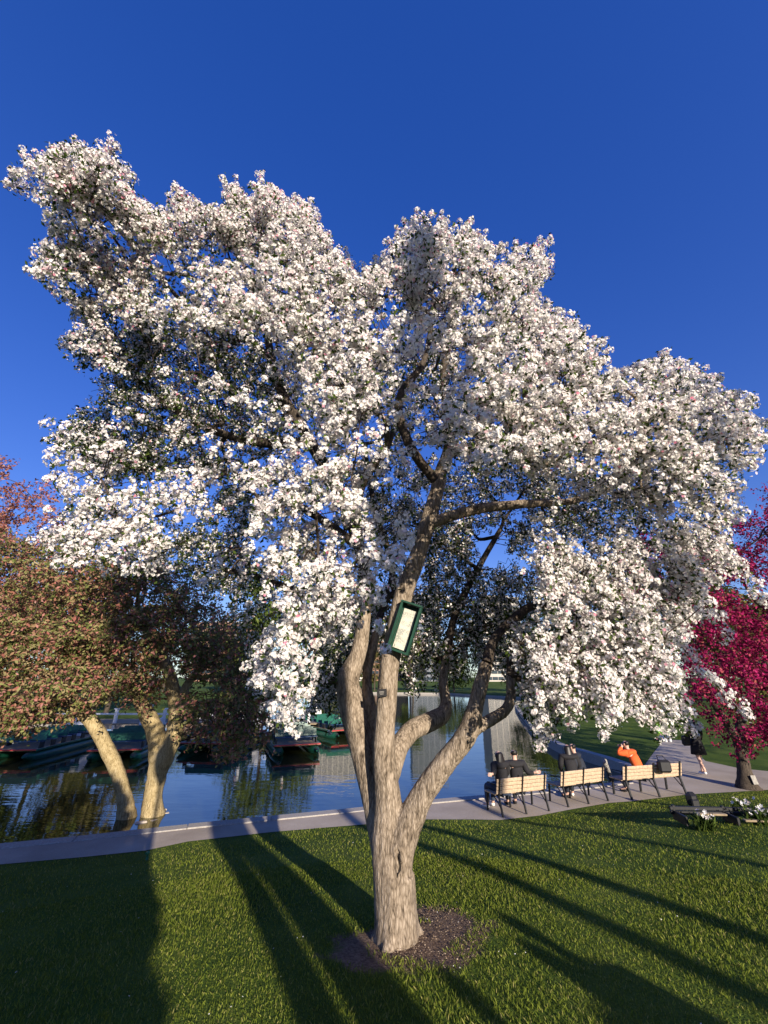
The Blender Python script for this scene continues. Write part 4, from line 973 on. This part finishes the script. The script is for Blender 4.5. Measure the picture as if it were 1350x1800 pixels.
part('bag_body', (.26, .14, .30), (0, 0, 1.0), M['bag'], wb, .05); tb_ = Tubes(); tb_.add([(-.02, .0, 1.12), (.06, -.02, 1.3), (.18, .0, 1.46)], .014, 6); link('strap', tb_.mesh('strap'), M['bag'], wb)
sg = G(1168, 1302); person('person in a lime green top sitting on the far lawn edge by the path', (sg.x, sg.y, -.32), R(170), seated=True, top='lime', legs='white_cloth', shoes='black')

# leaning grey post at the inlet
pt = Tubes(); p0, p1 = G(1077, 1382, -.4), P(1063, 1338, G(1077, 1382).y + .25)
q = np.array([p0, p0.lerp(p1, .35), p0.lerp(p1, .7), p1]); pt.add(q, [.085, .08, .075, .07], 10, True, .15)
po = link('mooring_post', pt.mesh('mooring_post'), M['post']); tag(po, 'leaning grey weathered post rising from the inlet', 'post')

# ------------------------------------------------------------------ things on the right-hand lawn
lbp = lawn_hit(1290, 1448); lb_ = empty('low_bench', (lbp.x, lbp.y, lbp.z + .0), R(-4)); tag(lb_, 'low black-framed bench with pale planks standing in the lawn among flowering tufts', 'bench')
for k in range(2): part('plank', (.55, .09, .03), (-.40 + k * .75, -.05 - .13 * k, .15 - .05 * k), M['dock'], lb_, .008)
for k in range(2): part('backrest_bar', (1.9, .05, .06), (0, .22, .10 + k * .07), M['iron'], lb_, .008)
for k in (-.88, 0, .88): part('leg', (.05, .42, .15), (k, .05, .06), M['iron'], lb_, .008); part('back_support', (.05, .05, .24), (k, .22, .10), M['iron'], lb_, .008)
def tuft(px, py, nl_, label):
    p = lawn_hit(px, py); t = empty('flowering_tuft', p); tag(t, label, 'plant', 'tufts in the right-hand lawn')
    a_ = rng.uniform(0, 6.28, nl_); L = rng.uniform(.15, .34, nl_); sp_ = rng.uniform(.2, .9, nl_); bw_ = .014
    d = np.column_stack([np.cos(a_) * sp_, np.sin(a_) * sp_, np.ones(nl_)]); d /= np.linalg.norm(d, axis=1)[:, None]; sd_ = np.column_stack([-np.sin(a_), np.cos(a_), np.zeros(nl_)]) * bw_
    b_ = np.column_stack([rng.normal(size=(nl_, 2)) * .07, np.zeros(nl_)]); mid = b_ + d * L[:, None] * .6; tip = b_ + d * L[:, None] + np.array((0, 0, -.05))
    Vt = np.stack([b_ - sd_, b_ + sd_, mid + sd_, mid - sd_, tip], 1).reshape(-1, 3); i = np.arange(nl_)[:, None] * 5
    F = np.concatenate([i + np.array([k]) for k in ((0, 1, 2), (0, 2, 3), (3, 2, 4))]); lv = link('leaves', np_mesh('leaves', Vt, F), M['leaf'], t); tag(lv, kind='stuff')
    V_, F_ = flowers(np.column_stack([rng.normal(size=(14, 2)) * .09, rng.uniform(.16, .3, 14)]), rng.normal(size=(14, 3)) + np.array((0, -.5, 1)), np.full(14, .035)); fl = link('flowers', np_mesh('flowers', V_, F_), M['petal_white'], t); tag(fl, kind='stuff')
tuft(1243, 1458, 150, 'dark tuft with white flowers at the end of the low bench'); tuft(1308, 1432, 110, 'dark tuft with white flowers behind the low bench'); tuft(1338, 1448, 110, 'dark tuft at the far end of the low bench planks')
bp = lawn_hit(1219, 1418); bg_ = empty('back_pack', bp); tag(bg_, 'black rounded backpack lying on the lawn near the low bench', 'bag'); o_ = part('bag_body', (.24, .18, .30), (0, 0, .14), M['bag'], bg_, .07); o_ = part('pocket', (.17, .06, .15), (0, -.10, .09), M['bag'], bg_, .02)
spk = lawn_hit(258, 1512); st_ = empty('sprinkler', spk); tag(st_, 'small green sprinkler standing at the lawn corner by the path', 'sprinkler')
tb_ = Tubes(); tb_.add([(0, 0, -.02), (0, 0, .07), (0, 0, .11), (.01, 0, .12)], [.02, .018, .03, .012], 8); link('riser', tb_.mesh('riser'), M['hose_green'], st_); part('nozzle', (.03, .07, .03), (0, -.03, .11), M['hose_green'], st_, .006)

# ------------------------------------------------------------------ what stands behind the photographer and throws its shadow over the lawn
def back_spot(px, py, dist):
    p = lawn_hit(px, py); q = p - SH * dist; return Vector((q.x, q.y, float(lawn_h(q.x, q.y)) - .05))
def tall_tree(px, py, dist, r0, h, label, bend=0.0, fork=None):
    p = back_spot(px, py, dist); t = empty('tall_tree', p); tag(t, label, 'tree', 'tall trees behind the photographer'); sk_ = Skeleton()
    side = Vector((SH.y, -SH.x, 0)) * bend
    sk_.limb([(0, 0, -.2, r0 * 1.35), (0, 0, .5, r0 * 1.05), (side.x * .5, side.y * .5, h * .25, r0 * .9), (side.x, side.y, h * .45, r0 * .8), (side.x * .6, side.y * .6, h * .7, r0 * .6), (0, 0, h, r0 * .2)], 0, 12, False, 4)
    for k in range(9):
        a_ = k * 2.4; z = h * (.78 + .022 * k); L = h * .16
        sk_.connect(np.array((math.cos(a_) * L, math.sin(a_) * L, z + L * .5)), np.zeros(2), r0 * .35, .02, False, 5, .1)
    link('trunk', sk_.tubes[0].mesh('trunk'), M['bark_dark'], t)
    nl_ = 1500; vv = sphere_dirs(nl_) * (rng.random(nl_) ** .4)[:, None] * np.array((h * .18, h * .18, h * .13)) + np.array((0, 0, h * .98))
    V_, F_ = leaves(vv, sphere_dirs(nl_), np.full(nl_, .12), .5); cw = link('crown', np_mesh('crown', V_, F_), M['leaf_far'], t); tag(cw, kind='stuff')
tall_tree(1050, 1548, 15, .15, 19, 'tall tree behind the photographer, shading the upper band right of the trunk')
tall_tree(1050, 1628, 17, .15, 19, 'tall tree behind the photographer, shading the lower band right of the trunk', .2)
tall_tree(1150, 1483, 22, .13, 20, 'tall tree behind the photographer, shading the thin band below the benches')
tall_tree(470, 1640, 11, .17, 16, 'tall tree behind the photographer, shading the band left of the trunk', .25)
tall_tree(600, 1660, 9, .24, 16, 'stout tall tree behind the photographer, shading the foot of the trunk', -.2)
# dense evergreen shrub whose shade fills the left of the lawn
def shrub(p, rx, ry, h, label):
    t = empty('evergreen_shrub', p); tag(t, label, 'shrub'); sk_ = Skeleton(); sk_.limb([(0, 0, -.1, .12), (0, 0, h * .4, .09), (0, 0, h * .9, .03)], 0, 8, False, 3)
    nl_ = 9000; vv = sphere_dirs(nl_) * (rng.random(nl_) ** .28)[:, None]; vv = vv * np.array((rx, ry, h * .5)) * (1 + .12 * np.sin(vv[:, :1] * 9 + vv[:, 2:] * 7)) + np.array((0, 0, h * .5)); vv[:, :2] *= (1 + .3 * np.clip(1 - vv[:, 2:] / h, 0, 1)); vv[:, 2] = np.maximum(vv[:, 2], .03)
    for k in range(10): sk_.connect(vv[k * 50], np.zeros(2), .05, .015, False, 5, .1)
    link('trunk', sk_.tubes[0].mesh('trunk'), M['bark_dark'], t); V_, F_ = leaves(vv, sphere_dirs(nl_), rng.uniform(.11, .19, nl_), .6); cw = link('crown', np_mesh('crown', V_, F_), M['leaf'], t); tag(cw, kind='stuff')
nrm_ = Vector((SH.y, -SH.x, 0))
q = -SH * 5.0 - nrm_ * 1.8; shrub(Vector((q.x, q.y, float(lawn_h(q.x, q.y)))), 1.6, 1.4, 4.7, 'dense evergreen shrub behind the photographer, shading the left lawn')
q = -SH * 5.5 - nrm_ * 4.6; shrub(Vector((q.x, q.y, float(lawn_h(q.x, q.y)))), 2.4, 1.5, 4.7, 'second dense evergreen shrub behind the photographer at the far left')
# added unseen lamp post; lantern shaped to throw the oval shade on the tan trunk
q = -SH * 1.6 - nrm_ * .0; lz = float(lawn_h(q.x, q.y)); lp = empty('added_lamp_post', (q.x, q.y, lz)); tag(lp, 'dark lamp post with an oval lantern, added unseen behind the photographer to throw an oval shade', 'lamp post')
tb_ = Tubes(); tb_.add([(0, 0, -.05), (0, 0, .25), (0, 0, .3), (0, 0, 3.6)], [.12, .11, .06, .045], 12); link('post', tb_.mesh('post'), M['iron'], lp)
tb_ = Tubes(); hh = np.linspace(0, 1, 9); tb_.add([(0, 0, 3.55 + 1.0 * k) for k in hh], .06 + .25 * np.sin(hh * math.pi) ** .8 * (.6 + .4 * hh), 14); ln = link('lantern', tb_.mesh('lantern'), M['white_paint'], lp)
tb_ = Tubes(); tb_.add([(0, 0, 4.52), (0, 0, 4.6), (0, 0, 4.75)], [.16, .10, .02], 12); link('finial', tb_.mesh('finial'), M['iron'], ln)
# bystanders; the denim and orange ones are added to widen the lawn shade
for (px, py, dist, lb2, tp) in ((985, 1680, 7.3, 'bystander in denim added to widen the shade, next to the black-coated bystander', 'denim'), (890, 1640, 7.3, 'bystander in orange added to widen the shade, between two dark-clad bystanders', 'orange'), (850, 1592, 7.5, 'bystander in a black coat standing beside the photographer', 'black'), (790, 1722, 7.0, 'bystander in a navy coat standing behind the photographer', 'navy')):
    p = back_spot(px, py, dist); person(lb2, (p.x, p.y, p.z + .05), R(10), top=tp, legs='navy', shoes='black', group='bystanders behind the photographer')
